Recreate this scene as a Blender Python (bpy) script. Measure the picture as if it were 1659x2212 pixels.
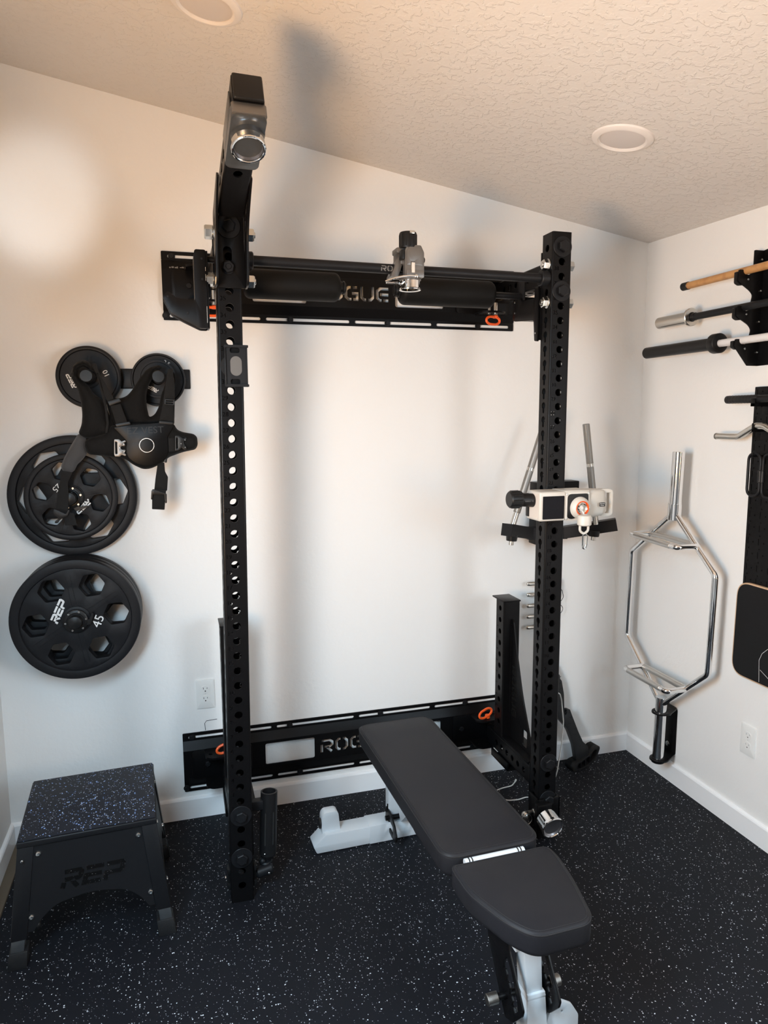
import bpy, bmesh, math, random
from mathutils import Vector, Matrix, Euler
from mathutils.geometry import delaunay_2d_cdt
PI = math.pi
for o in list(bpy.data.objects): bpy.data.objects.remove(o)
scene = bpy.context.scene
COL = scene.collection
# ---------------------------------------------------------------- camera
cd = bpy.data.cameras.new('camera'); cam = bpy.data.objects.new('camera', cd); COL.objects.link(cam)
cam.location = (-0.17006, -2.87104, 1.6493)
cam.rotation_mode = 'XYZ'
cam.matrix_world = Matrix.Translation((-0.17006, -2.87104, 1.6493)) @ Matrix.Rotation(-0.28668, 4, 'Z') @ Matrix.Rotation(PI/2-0.13302, 4, 'X') @ Matrix.Rotation(-0.00496, 4, 'Z')
cd.sensor_fit = 'HORIZONTAL'; cd.sensor_width = 36; cd.lens = 36*1525/1659; cd.clip_start = .02
scene.camera = cam
vs = scene.view_settings
vs.view_transform = 'Standard'; vs.look = 'None'; vs.gamma = 1; vs.use_curve_mapping = False
vs.exposure = .45
# ---------------------------------------------------------------- daylight from assumed windows
w = bpy.data.worlds.new('world'); scene.world = w; w.use_nodes = True
w.node_tree.nodes['Background'].inputs[0].default_value = (.75, .85, 1, 1)
w.node_tree.nodes['Background'].inputs[1].default_value = 1.0
SKY = (.57, .81, 1.0); WARM = (1.0, .56, .22)
def area(name, loc, direction, sx, sy, power, col, spread=180):
    l = bpy.data.lights.new(name, 'AREA'); l.shape = 'RECTANGLE'; l.size = sx; l.size_y = sy
    l.energy = power; l.color = col; l.spread = math.radians(spread)
    o = bpy.data.objects.new(name, l); COL.objects.link(o); o.location = loc
    o.rotation_euler = Vector(direction).to_track_quat('-Z', 'Y').to_euler()
    return o
area('assumed_left_window_sky', (-.80, -2.05, 1.60), (1, .30, -.85), .42, 1.1, 50, SKY, 160)  # area lamps at assumed, unseen windows, standing in for sky and ground light
area('assumed_left_window_ground_bounce', (-.80, -2.05, 1.25), (1, .30, .60), .55, .45, 25, WARM, 150)
area('assumed_right_window_sky', (1.90, -3.1, 1.60), (-1, .50, -.85), .8, 1.1, 27, SKY, 160)
area('assumed_right_window_ground_bounce', (1.90, -3.1, 1.25), (-1, .50, .60), .8, .45, 10, WARM, 150)
# added spot lamp that makes the bright patch high on the back wall
sl = bpy.data.lights.new('added_wall_patch_spot', 'SPOT'); sl.energy = 48; sl.color = (.93, .97, 1); sl.spot_size = math.radians(15); sl.spot_blend = .8; sl.shadow_soft_size = .06
so_ = bpy.data.objects.new('added_wall_patch_spot', sl); COL.objects.link(so_); so_.location = (-.70, -1.8, 1.6)
so_.rotation_euler = (Vector((-.60, 0, 2.42))-Vector(so_.location)).to_track_quat('-Z', 'Y').to_euler()
# ---------------------------------------------------------------- materials
def mat(name, col, rough=.5, metal=0, spec=.5, coat=0, bump=None, var=None, trans=0, ior=1.45, sheen=0, coat_r=.1):
    m = bpy.data.materials.new(name); m.use_nodes = True; nt = m.node_tree; n = nt.nodes; b = n['Principled BSDF']
    b.inputs['Base Color'].default_value = (*col, 1); b.inputs['Roughness'].default_value = rough
    b.inputs['Metallic'].default_value = metal; b.inputs['Specular IOR Level'].default_value = spec
    b.inputs['Coat Weight'].default_value = coat; b.inputs['Coat Roughness'].default_value = coat_r
    b.inputs['Transmission Weight'].default_value = trans; b.inputs['IOR'].default_value = ior
    b.inputs['Sheen Weight'].default_value = sheen
    tc = n.new('ShaderNodeTexCoord')
    if bump:
        sc, st, dist = bump
        t = n.new('ShaderNodeTexNoise'); t.inputs['Scale'].default_value = sc; t.inputs['Detail'].default_value = 4
        nt.links.new(tc.outputs['Object'], t.inputs['Vector'])
        bp = n.new('ShaderNodeBump'); bp.inputs['Strength'].default_value = st; bp.inputs['Distance'].default_value = dist
        nt.links.new(t.outputs['Fac'], bp.inputs['Height']); nt.links.new(bp.outputs['Normal'], b.inputs['Normal'])
    if var:
        sc, col2 = var[:2]
        t = n.new('ShaderNodeTexNoise'); t.inputs['Scale'].default_value = sc; t.inputs['Detail'].default_value = 3
        nt.links.new(tc.outputs['Object'], t.inputs['Vector'])
        mx = n.new('ShaderNodeMix'); mx.data_type = 'RGBA'
        mx.inputs[6].default_value = (*col, 1); mx.inputs[7].default_value = (*col2, 1)
        r = n.new('ShaderNodeValToRGB'); r.color_ramp.elements[0].position = .42; r.color_ramp.elements[1].position = .62
        nt.links.new(t.outputs['Fac'], r.inputs[0]); nt.links.new(r.outputs[0], mx.inputs[0]); nt.links.new(mx.outputs[2], b.inputs['Base Color'])
    return m
def rubber(name, base, specks, scale, density, rough=.75):
    """crumb rubber: dark mat with sparse irregular flecks"""
    m = mat(name, base, rough, spec=.3, bump=(900, .35, .0008)); nt = m.node_tree; n = nt.nodes; b = n['Principled BSDF']
    tc = n.new('ShaderNodeTexCoord')
    nz = n.new('ShaderNodeTexNoise'); nz.inputs['Scale'].default_value = scale*1.6; nt.links.new(tc.outputs['Object'], nz.inputs['Vector'])
    va = n.new('ShaderNodeVectorMath'); va.operation = 'MULTIPLY_ADD'; va.inputs[1].default_value = (.006,)*3
    nt.links.new(nz.outputs['Color'], va.inputs[0]); nt.links.new(tc.outputs['Object'], va.inputs[2])
    prev = None
    for k, (sc, dn, r, c) in enumerate(specks):
        v = n.new('ShaderNodeTexVoronoi'); v.inputs['Scale'].default_value = sc; v.inputs['Randomness'].default_value = 1
        nt.links.new(va.outputs[0], v.inputs['Vector'])
        sp = n.new('ShaderNodeSeparateColor'); nt.links.new(v.outputs['Color'], sp.inputs[0])
        a = n.new('ShaderNodeMath'); a.operation = 'LESS_THAN'; a.inputs[1].default_value = dn; nt.links.new(sp.outputs[0], a.inputs[0])
        # fleck radius varies per cell
        rr = n.new('ShaderNodeMath'); rr.operation = 'MULTIPLY'; rr.inputs[1].default_value = r; nt.links.new(sp.outputs[1], rr.inputs[0])
        q = n.new('ShaderNodeMath'); q.operation = 'LESS_THAN'; nt.links.new(v.outputs['Distance'], q.inputs[0]); nt.links.new(rr.outputs[0], q.inputs[1])
        mu = n.new('ShaderNodeMath'); mu.operation = 'MULTIPLY'; nt.links.new(a.outputs[0], mu.inputs[0]); nt.links.new(q.outputs[0], mu.inputs[1])
        mx = n.new('ShaderNodeMix'); mx.data_type = 'RGBA'; mx.inputs[7].default_value = (*c, 1)
        if prev: nt.links.new(prev.outputs[2], mx.inputs[6])
        else: mx.inputs[6].default_value = (*base, 1)
        nt.links.new(mu.outputs[0], mx.inputs[0]); prev = mx
    nt.links.new(prev.outputs[2], b.inputs['Base Color'])
    return m
M = {}
M['wall'] = mat('wall_paint', (.82, .81, .79), .55, bump=(55, .22, .004))
M['trim'] = mat('trim_paint', (.86, .86, .86), .35)
M['rack'] = mat('black_powder_coat', (.0042, .0040, .0044), .36, spec=.18, bump=(700, .12, .0006))
M['rack_dark'] = mat('black_cut_edge', (.004, .004, .004), .7, spec=.2)
M['satin'] = mat('satin_black_steel', (.008, .0082, .0095), .44, spec=.28, bump=(500, .1, .0005))
M['plate_black'] = mat('black_cast_iron', (.0085, .0088, .0105), .5, spec=.28, bump=(420, .25, .001))
M['plastic'] = mat('black_plastic', (.007, .007, .0075), .4, spec=.35)
M['nylon'] = mat('black_nylon', (.009, .009, .0098), .5, bump=(260, .4, .001))
M['webbing'] = mat('woven_webbing', (.006, .006, .0062), .7, spec=.25, bump=(900, .5, .001), sheen=.08)
M['fabric'] = mat('black_fabric', (.0042, .0041, .0042), .75, spec=.2, bump=(38, .45, .006), sheen=.06)
M['mesh'] = mat('grey_mesh_fabric', (.045, .045, .047), .7, bump=(1400, .7, .001), sheen=.15)
M['foam'] = mat('black_foam', (.0045, .0042, .004), .6, spec=.2, bump=(600, .25, .0008))
M['vinyl'] = mat('bench_vinyl', (.0105, .0108, .0138), .56, bump=(900, .25, .0006), var=(4, (.0135, .0133, .0155)), spec=.28)
M['piping'] = mat('vinyl_seam', (.012, .012, .014), .55)
M['white_metal'] = mat('silver_white_powder_coat', (.62, .66, .69), .38, metal=.12, bump=(1200, .2, .0004))
M['chrome'] = mat('chrome', (.82, .82, .82), .07, metal=1)
M['steel'] = mat('satin_steel', (.62, .60, .56), .26, metal=1)
M['knurl'] = mat('knurled_steel', (.30, .285, .265), .36, metal=1, bump=(1800, .6, .0006))
M['bright_knurl'] = mat('bright_knurled_steel', (.66, .64, .61), .34, metal=1, bump=(1800, .5, .0005))
M['zinc'] = mat('zinc_plated_steel', (.62, .64, .64), .22, metal=1, bump=(60, .15, .001))
M['orange'] = mat('orange_coated_handle', (.90, .11, .015), .4)
M['red'] = mat('red_plastic', (.6, .03, .02), .4)
M['white_print'] = mat('white_print', (.75, .75, .74), .5)
M['grey_print'] = mat('grey_print', (.16, .155, .15), .5)
M['grey_metal'] = mat('grey_anodised_metal', (.17, .16, .15), .38, metal=.65)
M['dark_grey'] = mat('dark_grey_metal', (.09, .095, .10), .3, metal=.6)
M['cream'] = mat('cream_plastic', (.60, .56, .50), .42)
M['cream2'] = mat('cream_label', (.66, .58, .51), .5)
M['screen'] = mat('glossy_black_screen', (.0015, .0015, .004), .12, spec=.25)
M['wall_dark'] = mat('bounce_cutting_wall_grey', (.26, .25, .24), .6)  # grey put on the unseen wall behind the camera to cut bounce and reflections
M['wood'] = mat('bamboo', (.52, .27, .10), .42, var=(30, (.42, .20, .07)))
M['wood_edge'] = mat('plywood_edge', (.55, .36, .22), .5)
M['grip'] = mat('black_grip_tape', (.009, .009, .0095), .8, spec=.25, bump=(1500, .8, .001))
M['white_bar'] = mat('white_coated_bar', (.72, .70, .69), .35)
M['outlet'] = mat('outlet_plastic', (.78, .78, .76), .3)
M['slot'] = mat('dark_slot', (.01, .01, .01), .8)
M['cable'] = mat('white_cable', (.62, .62, .60), .45)
M['lens'] = mat('frosted_diffuser', (.62, .58, .56), .55)
M['light_trim'] = mat('light_trim_paint', (.74, .70, .67), .45)
M['glass'] = mat('window_glass', (1, 1, 1), .0, trans=1, ior=1.45)
M['edge_wood'] = mat('mat_edge_strip', (.12, .09, .06), .7)
M['mirror_disc'] = mat('brushed_disc', (.30, .29, .30), .32, metal=.9)
M['floor'] = rubber('speckled_rubber_floor', (.0032, .0039, .0068),
    [(170, .20, .35, (.70, .72, .76)), (250, .12, .36, (.40, .42, .47)), (110, .035, .28, (.75, .77, .80))], 150, .3, .68)
M['step_rubber'] = rubber('blue_speckled_rubber', (.011, .012, .017),
    [(150, .30, .42, (.28, .42, .78)), (210, .22, .44, (.50, .56, .68))], 120, .3, .55)
# knockdown ceiling
def ceiling_mat():
    m = mat('knockdown_ceiling', (.69, .66, .63), .65); nt = m.node_tree; n = nt.nodes; b = n['Principled BSDF']
    tc = n.new('ShaderNodeTexCoord')
    nz = n.new('ShaderNodeTexNoise'); nz.inputs['Scale'].default_value = 40; nz.inputs['Detail'].default_value = 3.5; nz.inputs['Distortion'].default_value = .35
    nt.links.new(tc.outputs['Object'], nz.inputs['Vector'])
    r = n.new('ShaderNodeValToRGB'); e = r.color_ramp.elements; e[0].position = .52; e[1].position = .57
    nt.links.new(nz.outputs['Fac'], r.inputs[0])
    n2 = n.new('ShaderNodeTexNoise'); n2.inputs['Scale'].default_value = 110; nt.links.new(tc.outputs['Object'], n2.inputs['Vector'])
    ad = n.new('ShaderNodeMath'); ad.operation = 'MULTIPLY_ADD'; ad.inputs[1].default_value = .35
    nt.links.new(n2.outputs['Fac'], ad.inputs[0]); nt.links.new(r.outputs[0], ad.inputs[2])
    bp = n.new('ShaderNodeBump'); bp.inputs['Strength'].default_value = .5; bp.inputs['Distance'].default_value = .0026
    nt.links.new(ad.outputs[0], bp.inputs['Height']); nt.links.new(bp.outputs['Normal'], b.inputs['Normal'])
    return m
M['ceiling'] = ceiling_mat()
# ---------------------------------------------------------------- mesh helpers
I4 = Matrix.Identity(4)
WM = {}                                                     # world matrices of things and parts
def T(*a): return Matrix.Translation(a)
def R(ax, d): return Matrix.Rotation(math.radians(d), 4, ax)
def frame(o, x, y):
    """matrix with origin o, local X along x, local Y towards y"""
    x = Vector(x).normalized(); z = x.cross(Vector(y)).normalized(); y = z.cross(x)
    m = Matrix((x, y, z)).transposed().to_4x4(); m.translation = Vector(o); return m
def axis(p0, p1):
    """matrix at p0 with local Z along p0->p1"""
    d = (Vector(p1)-Vector(p0)); q = d.to_track_quat('Z', 'Y').to_matrix().to_4x4(); q.translation = Vector(p0); return q, d.length
class G:
    def __init__(s, mtx=I4): s.b = bmesh.new(); s.m = mtx
    def _add(s, tmp, m=I4):
        q = s.m @ m; tmp.transform(q)
        if q.determinant() < 0: bmesh.ops.reverse_faces(tmp, faces=tmp.faces[:])
        me = bpy.data.meshes.new('t'); tmp.to_mesh(me); tmp.free(); s.b.from_mesh(me); bpy.data.meshes.remove(me); return s
    def box(s, c, d, bev=.0015, m=I4, seg=2):
        t = bmesh.new(); bmesh.ops.create_cube(t, size=1); t.transform(T(*c) @ Matrix.Diagonal((*d, 1)))
        if bev: bmesh.ops.bevel(t, geom=t.edges[:], offset=min(bev, min(d)*.45), segments=seg, affect='EDGES', profile=.5, clamp_overlap=True)
        return s._add(t, m)
    def b2(s, a, c, bev=.0015, m=I4, seg=2):
        return s.box([(a[i]+c[i])/2 for i in range(3)], [abs(c[i]-a[i]) for i in range(3)], bev, m, seg)
    def lathe(s, prof, p0=(0, 0, 0), p1=(0, 0, 1), n=32, m=I4, rot=0):
        """profile [(r,h)] around the axis p0->p1 (h in metres from p0)"""
        q, L = axis(p0, p1); t = bmesh.new(); rings = []
        for r, h in prof:
            if r < 1e-6: rings.append([t.verts.new((0, 0, h))])
            else: rings.append([t.verts.new((r*math.cos(2*PI*i/n+rot), r*math.sin(2*PI*i/n+rot), h)) for i in range(n)])
        for a, c in zip(rings, rings[1:]):
            if len(a) == 1 and len(c) == 1: continue
            for i in range(n):
                j = (i+1) % n
                if len(a) == 1: t.faces.new((a[0], c[j], c[i]))
                elif len(c) == 1: t.faces.new((a[i], a[j], c[0]))
                else: t.faces.new((a[i], a[j], c[j], c[i]))
        bmesh.ops.recalc_face_normals(t, faces=t.faces[:])
        return s._add(t, m @ q)
    def cyl(s, p0, p1, r, r2=None, n=28, bev=.001, m=I4, rot=0):
        L = (Vector(p1)-Vector(p0)).length; r2 = r if r2 is None else r2; b = min(bev, r*.5, r2*.5, L*.4)
        pr = [(0, 0), (r-b, 0), (r, b), (r2, L-b), (r2-b, L), (0, L)] if b else [(0, 0), (r, 0), (r2, L), (0, L)]
        return s.lathe(pr, p0, p1, n, m, rot)
    def hexa(s, p0, p1, r, m=I4, rot=0): return s.cyl(p0, p1, r, n=6, bev=.001, m=m, rot=rot)
    def pipe(s, p0, p1, r, ri, n=40, bev=.001, m=I4):
        L = (Vector(p1)-Vector(p0)).length; b = bev
        return s.lathe([(ri, 0), (r-b, 0), (r, b), (r, L-b), (r-b, L), (ri, L), (ri, 0)], p0, p1, n, m)
    def sphere(s, c, r, n=20, sc=(1, 1, 1), m=I4):
        t = bmesh.new(); bmesh.ops.create_uvsphere(t, u_segments=n, v_segments=max(8, n//2), radius=r); t.transform(T(*c) @ Matrix.Diagonal((*sc, 1))); return s._add(t, m)
    def tube(s, pts, r, n=12, closed=False, m=I4, flat=None, rad=0, seg=5, up=None):
        """sweep along pts; rad rounds the corners; flat=(w,h) sweeps a flat strap; r may be a list"""
        P = [Vector(p) for p in pts]
        if rad:
            Q = []; N = len(P)
            for i in range(N):
                if not closed and i in (0, N-1): Q.append(P[i]); continue
                a = (P[i-1]-P[i]); c = (P[(i+1) % N]-P[i]); la, lc = a.length, c.length; a.normalize(); c.normalize()
                ang = a.angle(c); k = min(rad/max(math.tan(ang/2), 1e-3), la*.48, lc*.48)
                s0 = P[i]+a*k; s1 = P[i]+c*k
                for j in range(seg+1):
                    u = j/seg; Q.append(s0*(1-u)**2+P[i]*2*u*(1-u)+s1*u*u)
            P = Q
        N = len(P); t = bmesh.new(); rings = []; prev = None
        for i in range(N):
            if closed: d = (P[(i+1) % N]-P[i-1])
            else: d = (P[min(i+1, N-1)]-P[max(i-1, 0)])
            d.normalize()
            if prev is None:
                u = Vector(up) if up else (Vector((0, 0, 1)) if abs(d.z) < .9 else Vector((1, 0, 0)))
                u = (u-d*u.dot(d)).normalized()
            else:
                u = Vector(up) if (up and flat) else prev
                u = (u-d*u.dot(d))
                u = u.normalized() if u.length > 1e-4 else prev
            prev = u; v = d.cross(u)
            rr = r[min(i, len(r)-1)] if isinstance(r, (list, tuple)) else r
            if flat:
                w_, h_ = flat; c4 = [(-w_/2, -h_/2), (w_/2, -h_/2), (w_/2, h_/2), (-w_/2, h_/2)]
                rings.append([t.verts.new(P[i]+v*a_+u*b_) for a_, b_ in c4])
            else: rings.append([t.verts.new(P[i]+(u*math.cos(2*PI*k/n)+v*math.sin(2*PI*k/n))*rr) for k in range(n)])
        n_ = len(rings[0])
        for i in range(N if closed else N-1):
            a, c = rings[i], rings[(i+1) % N]
            for k in range(n_): t.faces.new((a[k], a[(k+1) % n_], c[(k+1) % n_], c[k]))
        if not closed: t.faces.new(rings[0]); t.faces.new(rings[-1][::-1])
        bmesh.ops.recalc_face_normals(t, faces=t.faces[:])
        return s._add(t, m)
    def plate(s, loops, th, m=I4, bev=0):
        """flat plate in local XY, extruded 0..th in local Z; loops[0] outline, the rest cut through (even-odd)"""
        V, E = [], []
        for lp in loops:
            b0 = len(V); V += [Vector((p[0], p[1])) for p in lp]; E += [(b0+i, b0+(i+1) % len(lp)) for i in range(len(lp))]
        v, e, f, _, _, _ = delaunay_2d_cdt(V, E, [], 0, 1e-7)
        def inside(x, y):
            c = False
            for lp in loops:
                if not (lp_bb[id(lp)][0] <= y <= lp_bb[id(lp)][1]): continue
                j = len(lp)-1
                for i in range(len(lp)):
                    xi, yi = lp[i][0], lp[i][1]; xj, yj = lp[j][0], lp[j][1]
                    if (yi > y) != (yj > y) and x < (xj-xi)*(y-yi)/(yj-yi)+xi: c = not c
                    j = i
            return c
        lp_bb = {id(lp): (min(p[1] for p in lp), max(p[1] for p in lp)) for lp in loops}
        keep = [fc for fc in f if inside(sum(v[i][0] for i in fc)/3, sum(v[i][1] for i in fc)/3)]
        t = bmesh.new(); lo = [t.verts.new((p[0], p[1], 0)) for p in v]; hi = [t.verts.new((p[0], p[1], th)) for p in v]
        ec = {}
        for fc in keep:
            for i in range(3):
                a, c = fc[i], fc[(i+1) % 3]; k = (min(a, c), max(a, c)); ec[k] = None if k in ec else (a, c)
            t.faces.new([hi[i] for i in fc]); t.faces.new([lo[i] for i in reversed(fc)])
        for k, ac in ec.items():
            if ac: t.faces.new((lo[ac[0]], lo[ac[1]], hi[ac[1]], hi[ac[0]]))
        for x in [x for x in t.verts if not x.link_faces]: t.verts.remove(x)
        bmesh.ops.recalc_face_normals(t, faces=t.faces[:])
        if bev:
            ed = [x for x in t.edges if len(x.link_faces) == 2 and x.calc_face_angle(0) > .8 and abs(x.verts[0].co.z-x.verts[1].co.z) < 1e-6]
            bmesh.ops.bevel(t, geom=ed, offset=bev, segments=2, affect='EDGES', profile=.5, clamp_overlap=True)
        return s._add(t, m)
    def raw(s, verts, faces, m=I4):
        t = bmesh.new(); vv = [t.verts.new(p) for p in verts]
        for f in faces: t.faces.new([vv[i] for i in f])
        bmesh.ops.recalc_face_normals(t, faces=t.faces[:]); return s._add(t, m)
    def obj(s, name, material, parent=None, smooth=35, local=False):
        """link as one mesh; geometry is in world space and is stored in the space of the parent thing"""
        me = bpy.data.meshes.new(name)
        pm = WM.get(parent.name, I4) if parent else I4
        if parent and not local: s.b.transform(pm.inverted())
        s.b.to_mesh(me); s.b.free(); me.materials.append(M[material])
        if smooth:
            me.shade_smooth(); me.set_sharp_from_angle(angle=math.radians(smooth))
        o = bpy.data.objects.new(name, me); COL.objects.link(o)
        if parent: o.parent = parent
        WM[o.name] = pm.copy()
        return o
def thing(name, label, cat, loc=(0, 0, 0), group=None, rz=0):
    o = bpy.data.objects.new(name, None); COL.objects.link(o); o.location = loc; o.rotation_euler = (0, 0, rz); o.empty_display_size = .05
    WM[o.name] = T(*loc) @ Matrix.Rotation(rz, 4, 'Z')
    return tag(o, label, cat, group)
def tag(o, label, cat, group=None):
    o['label'] = label; o['category'] = cat
    if group: o['group'] = group
    return o
def struct(o): o['kind'] = 'structure'; return o
def dup(root, mtx, label, group=None):
    """copy a thing with its parts and sub-parts; mtx places the copy"""
    r = root.copy(); COL.objects.link(r); r.matrix_world = mtx; r['label'] = label; WM[r.name] = mtx.copy()
    if group: r['group'] = group
    def rec(src, dst):
        for ch in [x for x in bpy.data.objects if x.parent == src]:
            c = ch.copy(); COL.objects.link(c); c.parent = dst; WM[c.name] = mtx.copy(); rec(ch, c)
    rec(root, r); return r
# ---- outlines
def circ(x, y, r, n=20): return [(x+r*math.cos(2*PI*i/n), y+r*math.sin(2*PI*i/n)) for i in range(n)]
def rrect(x0, y0, x1, y1, r=0, n=4):
    if r <= 0: return [(x0, y0), (x1, y0), (x1, y1), (x0, y1)]
    o = []
    for cx, cy, a in ((x1-r, y0+r, -90), (x1-r, y1-r, 0), (x0+r, y1-r, 90), (x0+r, y0+r, 180)):
        for i in range(n+1): t = math.radians(a+90*i/n); o.append((cx+r*math.cos(t), cy+r*math.sin(t)))
    return o
def slot(x0, x1, y, h): return rrect(x0, y-h/2, x1, y+h/2, h/2*.98, 5)
def rpoly(pts, r, n=4):
    """round the corners of a polygon"""
    o = []; N = len(pts)
    for i in range(N):
        p = Vector(pts[i][:2]); a = Vector(pts[i-1][:2])-p; c = Vector(pts[(i+1) % N][:2])-p
        rr = pts[i][2] if len(pts[i]) > 2 else r; k = min(rr, a.length*.45, c.length*.45)
        a.normalize(); c.normalize(); s0 = p+a*k; s1 = p+c*k
        if k < 1e-5: o.append(tuple(p)); continue
        for j in range(n+1): u = j/n; q = s0*(1-u)**2+p*2*u*(1-u)+s1*u*u; o.append((q.x, q.y))
    return o
def stroke(pts, w):
    """thick polyline with butt ends as one polygon"""
    P = [Vector(p) for p in pts]; L, Rr = [], []
    for i, p in enumerate(P):
        d0 = (P[i]-P[i-1]).normalized() if i else None; d1 = (P[i+1]-P[i]).normalized() if i < len(P)-1 else None
        if d0 is None: nn = Vector((-d1.y, d1.x))*w/2
        elif d1 is None: nn = Vector((-d0.y, d0.x))*w/2
        else:
            t = (d0+d1).normalized(); nn = Vector((-t.y, t.x)); nn = nn*(w/2)/max(.4, nn.dot(Vector((-d0.y, d0.x))))
        L.append(p+nn); Rr.append(p-nn)
    return [tuple(q) for q in L]+[tuple(q) for q in reversed(Rr)]
# stencil letters on a 1 x 1 cell, strokes only (separate strokes leave the stencil bridges)
SW = .2
LET = {
 'R': [[(.1, 0), (.1, .62)], [(.1, .9), (.72, .9), (.9, .78), (.9, .56), (.74, .42), (.32, .42)], [(.52, .36), (.88, 0)]],
 'O': [[(.42, .9), (.26, .9), (.1, .74), (.1, .26), (.26, .1), (.42, .1)], [(.58, .9), (.74, .9), (.9, .74), (.9, .26), (.74, .1), (.58, .1)]],
 'G': [[(.9, .9), (.58, .9)], [(.46, .9), (.28, .9), (.1, .74), (.1, .26), (.28, .1), (.5, .1)], [(.62, .1), (.9, .1), (.9, .5), (.52, .5)]],
 'U': [[(.1, 1), (.1, .26), (.26, .1), (.42, .1)], [(.58, .1), (.74, .1), (.9, .26), (.9, 1)]],
 'E': [[(.92, .9), (.3, .9), (.1, .74), (.1, .26), (.3, .1), (.42, .1)], [(.54, .1), (.92, .1)], [(.3, .5), (.92, .5)]],
 'r': [[(.0, 0), (.06, .58), (.3, .58), (.3, .58)]],
}
def word(txt, x, y, w, h, gap=.18, sw=SW, shear=0, table=None, aspect=1.0):
    """outlines of a word, box from (x,y), w wide, h high"""
    n = len(txt); cw = w/(n+gap*(n-1)); out = []
    for k, ch in enumerate(txt):
        for st in (table or LET)[ch]:
            P = [(x+k*cw*(1+gap)+p[0]*cw+shear*(p[1])*h, y+p[1]*h) for p in st]
            out.append(stroke(P, sw*h))
    return out
# italic squared logo strokes: R, E, P with an open bowl
REPL = {
 'R': [[(.1, 0), (.1, .34)], [(0, .9), (.82, .9), (.92, .8), (.92, .58), (.82, .48), (.1, .48)], [(.5, .40), (.9, .0)]],
 'E': [[(.02, .9), (.98, .9)], [(.95, .5), (.1, .5), (.1, .1), (.98, .1)]],
 'P': [[(.1, 0), (.1, .42), (.84, .42), (.92, .52), (.92, .8), (.84, .9), (0, .9)]],
}
def glyphs(txt, size, x=0, y=0, align='CENTER', bold=0.0, res=2, sx=1.0):
    """outline loops of plain text in the built-in typeface"""
    c = bpy.data.curves.new('g', 'FONT'); c.body = txt; c.size = size; c.align_x = align; c.align_y = 'CENTER'; c.resolution_u = res; c.offset = bold
    o = bpy.data.objects.new('g', c); COL.objects.link(o); bpy.context.view_layer.update()
    cu = o.to_curve(bpy.context.evaluated_depsgraph_get()); out = []
    for sp in cu.splines:
        pts = []
        if sp.type == 'BEZIER':
            B = sp.bezier_points; n = len(B)
            for i in range(n):
                a, b = B[i], B[(i+1) % n]
                straight = (a.handle_right-a.co).length < 1e-7 and (b.handle_left-b.co).length < 1e-7
                k = 1 if straight else res+1
                for j in range(k):
                    u = j/k; p = a.co*(1-u)**3+a.handle_right*3*u*(1-u)**2+b.handle_left*3*u*u*(1-u)+b.co*u**3
                    pts.append((x+p.x*sx, y+p.y))
        else: pts = [(x+p.co[0]*sx, y+p.co[1]) for p in sp.points]
        cl = []
        for p in pts:
            if not cl or math.hypot(p[0]-cl[-1][0], p[1]-cl[-1][1]) > size*.004: cl.append(p)
        if len(cl) > 2: out.append(cl)
    o.to_curve_clear(); bpy.data.objects.remove(o); bpy.data.curves.remove(c)
    return out
_gc = {}
def glyphs_at(txt, size, x, y, rot=0, bold=0, mirror=False):
    k = (txt, size, bold)
    if k not in _gc: _gc[k] = glyphs(txt, size, bold=bold)
    c, s = math.cos(math.radians(rot)), math.sin(math.radians(rot)); f = -1 if mirror else 1
    return [[(x+f*p[0]*c-p[1]*s, y+f*p[0]*s+p[1]*c) for p in lp] for lp in _gc[k]]
def text_plate(g, loops, th, m):
    """raised print: every outline filled even-odd"""
    x0 = min(p[0] for l in loops for p in l)
    return g.plate(loops, th, m)
# ================================================================ ROOM
XL, XR, YB, YF = -.843, 1.939, 0.0, -4.2
def ceil_z(x, y): return 2.749-.1645*x+.03*y
def wall_poly(name, pts, inner_n, holes=(), th=.12):
    pass
def wall_plate(name, mtx, loops, mt='wall'):
    g = G(); g.plate(loops, .12, mtx); return struct(g.obj(name, mt, smooth=0))
# back wall: local X = +x, Y = +z, thickness away from the room (+y)
mb = Matrix(((1, 0, 0, 0), (0, 0, 1, 0), (0, 1, 0, 0), (0, 0, 0, 1)))
wall_plate('wall_back', mb, [[(XL-.12, -.02), (XR+.12, -.02), (XR+.12, ceil_z(XR+.12, 0)+.05), (XL-.12, ceil_z(XL-.12, 0)+.05)]])
ml = Matrix(((0, 0, -1, XL), (1, 0, 0, 0), (0, 1, 0, 0), (0, 0, 0, 1)))        # local X = y, thickness to -x
mr = Matrix(((0, 0, 1, XR), (1, 0, 0, 0), (0, 1, 0, 0), (0, 0, 0, 1)))
LW = (-2.48, 1.12, -1.62, 2.26); RW = (-3.62, 1.12, -2.58, 2.26)  # openings of the two assumed windows, out of view
wall_plate('wall_left', ml, [[(YF-.12, -.02), (0, -.02), (0, ceil_z(XL, 0)+.05), (YF-.12, ceil_z(XL, YF)+.05)], rrect(*LW)])
wall_plate('wall_right', mr, [[(YF-.12, -.02), (0, -.02), (0, ceil_z(XR, 0)+.05), (YF-.12, ceil_z(XR, YF)+.05)], rrect(*RW)])
mf = Matrix(((1, 0, 0, 0), (0, 0, -1, YF), (0, 1, 0, 0), (0, 0, 0, 1)))
wall_plate('wall_front', mf, [[(XL, -.02), (XR, -.02), (XR, ceil_z(XR, YF)+.05), (XL, ceil_z(XL, YF)+.05)]], 'wall_dark')
g = G(); g.b2((XL-.1, YF-.1, -.1), (XR+.1, .1, 0), 0); struct(g.obj('floor', 'floor', smooth=0))
g = G(); v = [(x, y, ceil_z(x, y)+dz) for dz in (0, .12) for x, y in ((XL-.1, YF-.1), (XR+.1, YF-.1), (XR+.1, .1), (XL-.1, .1))]
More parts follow.
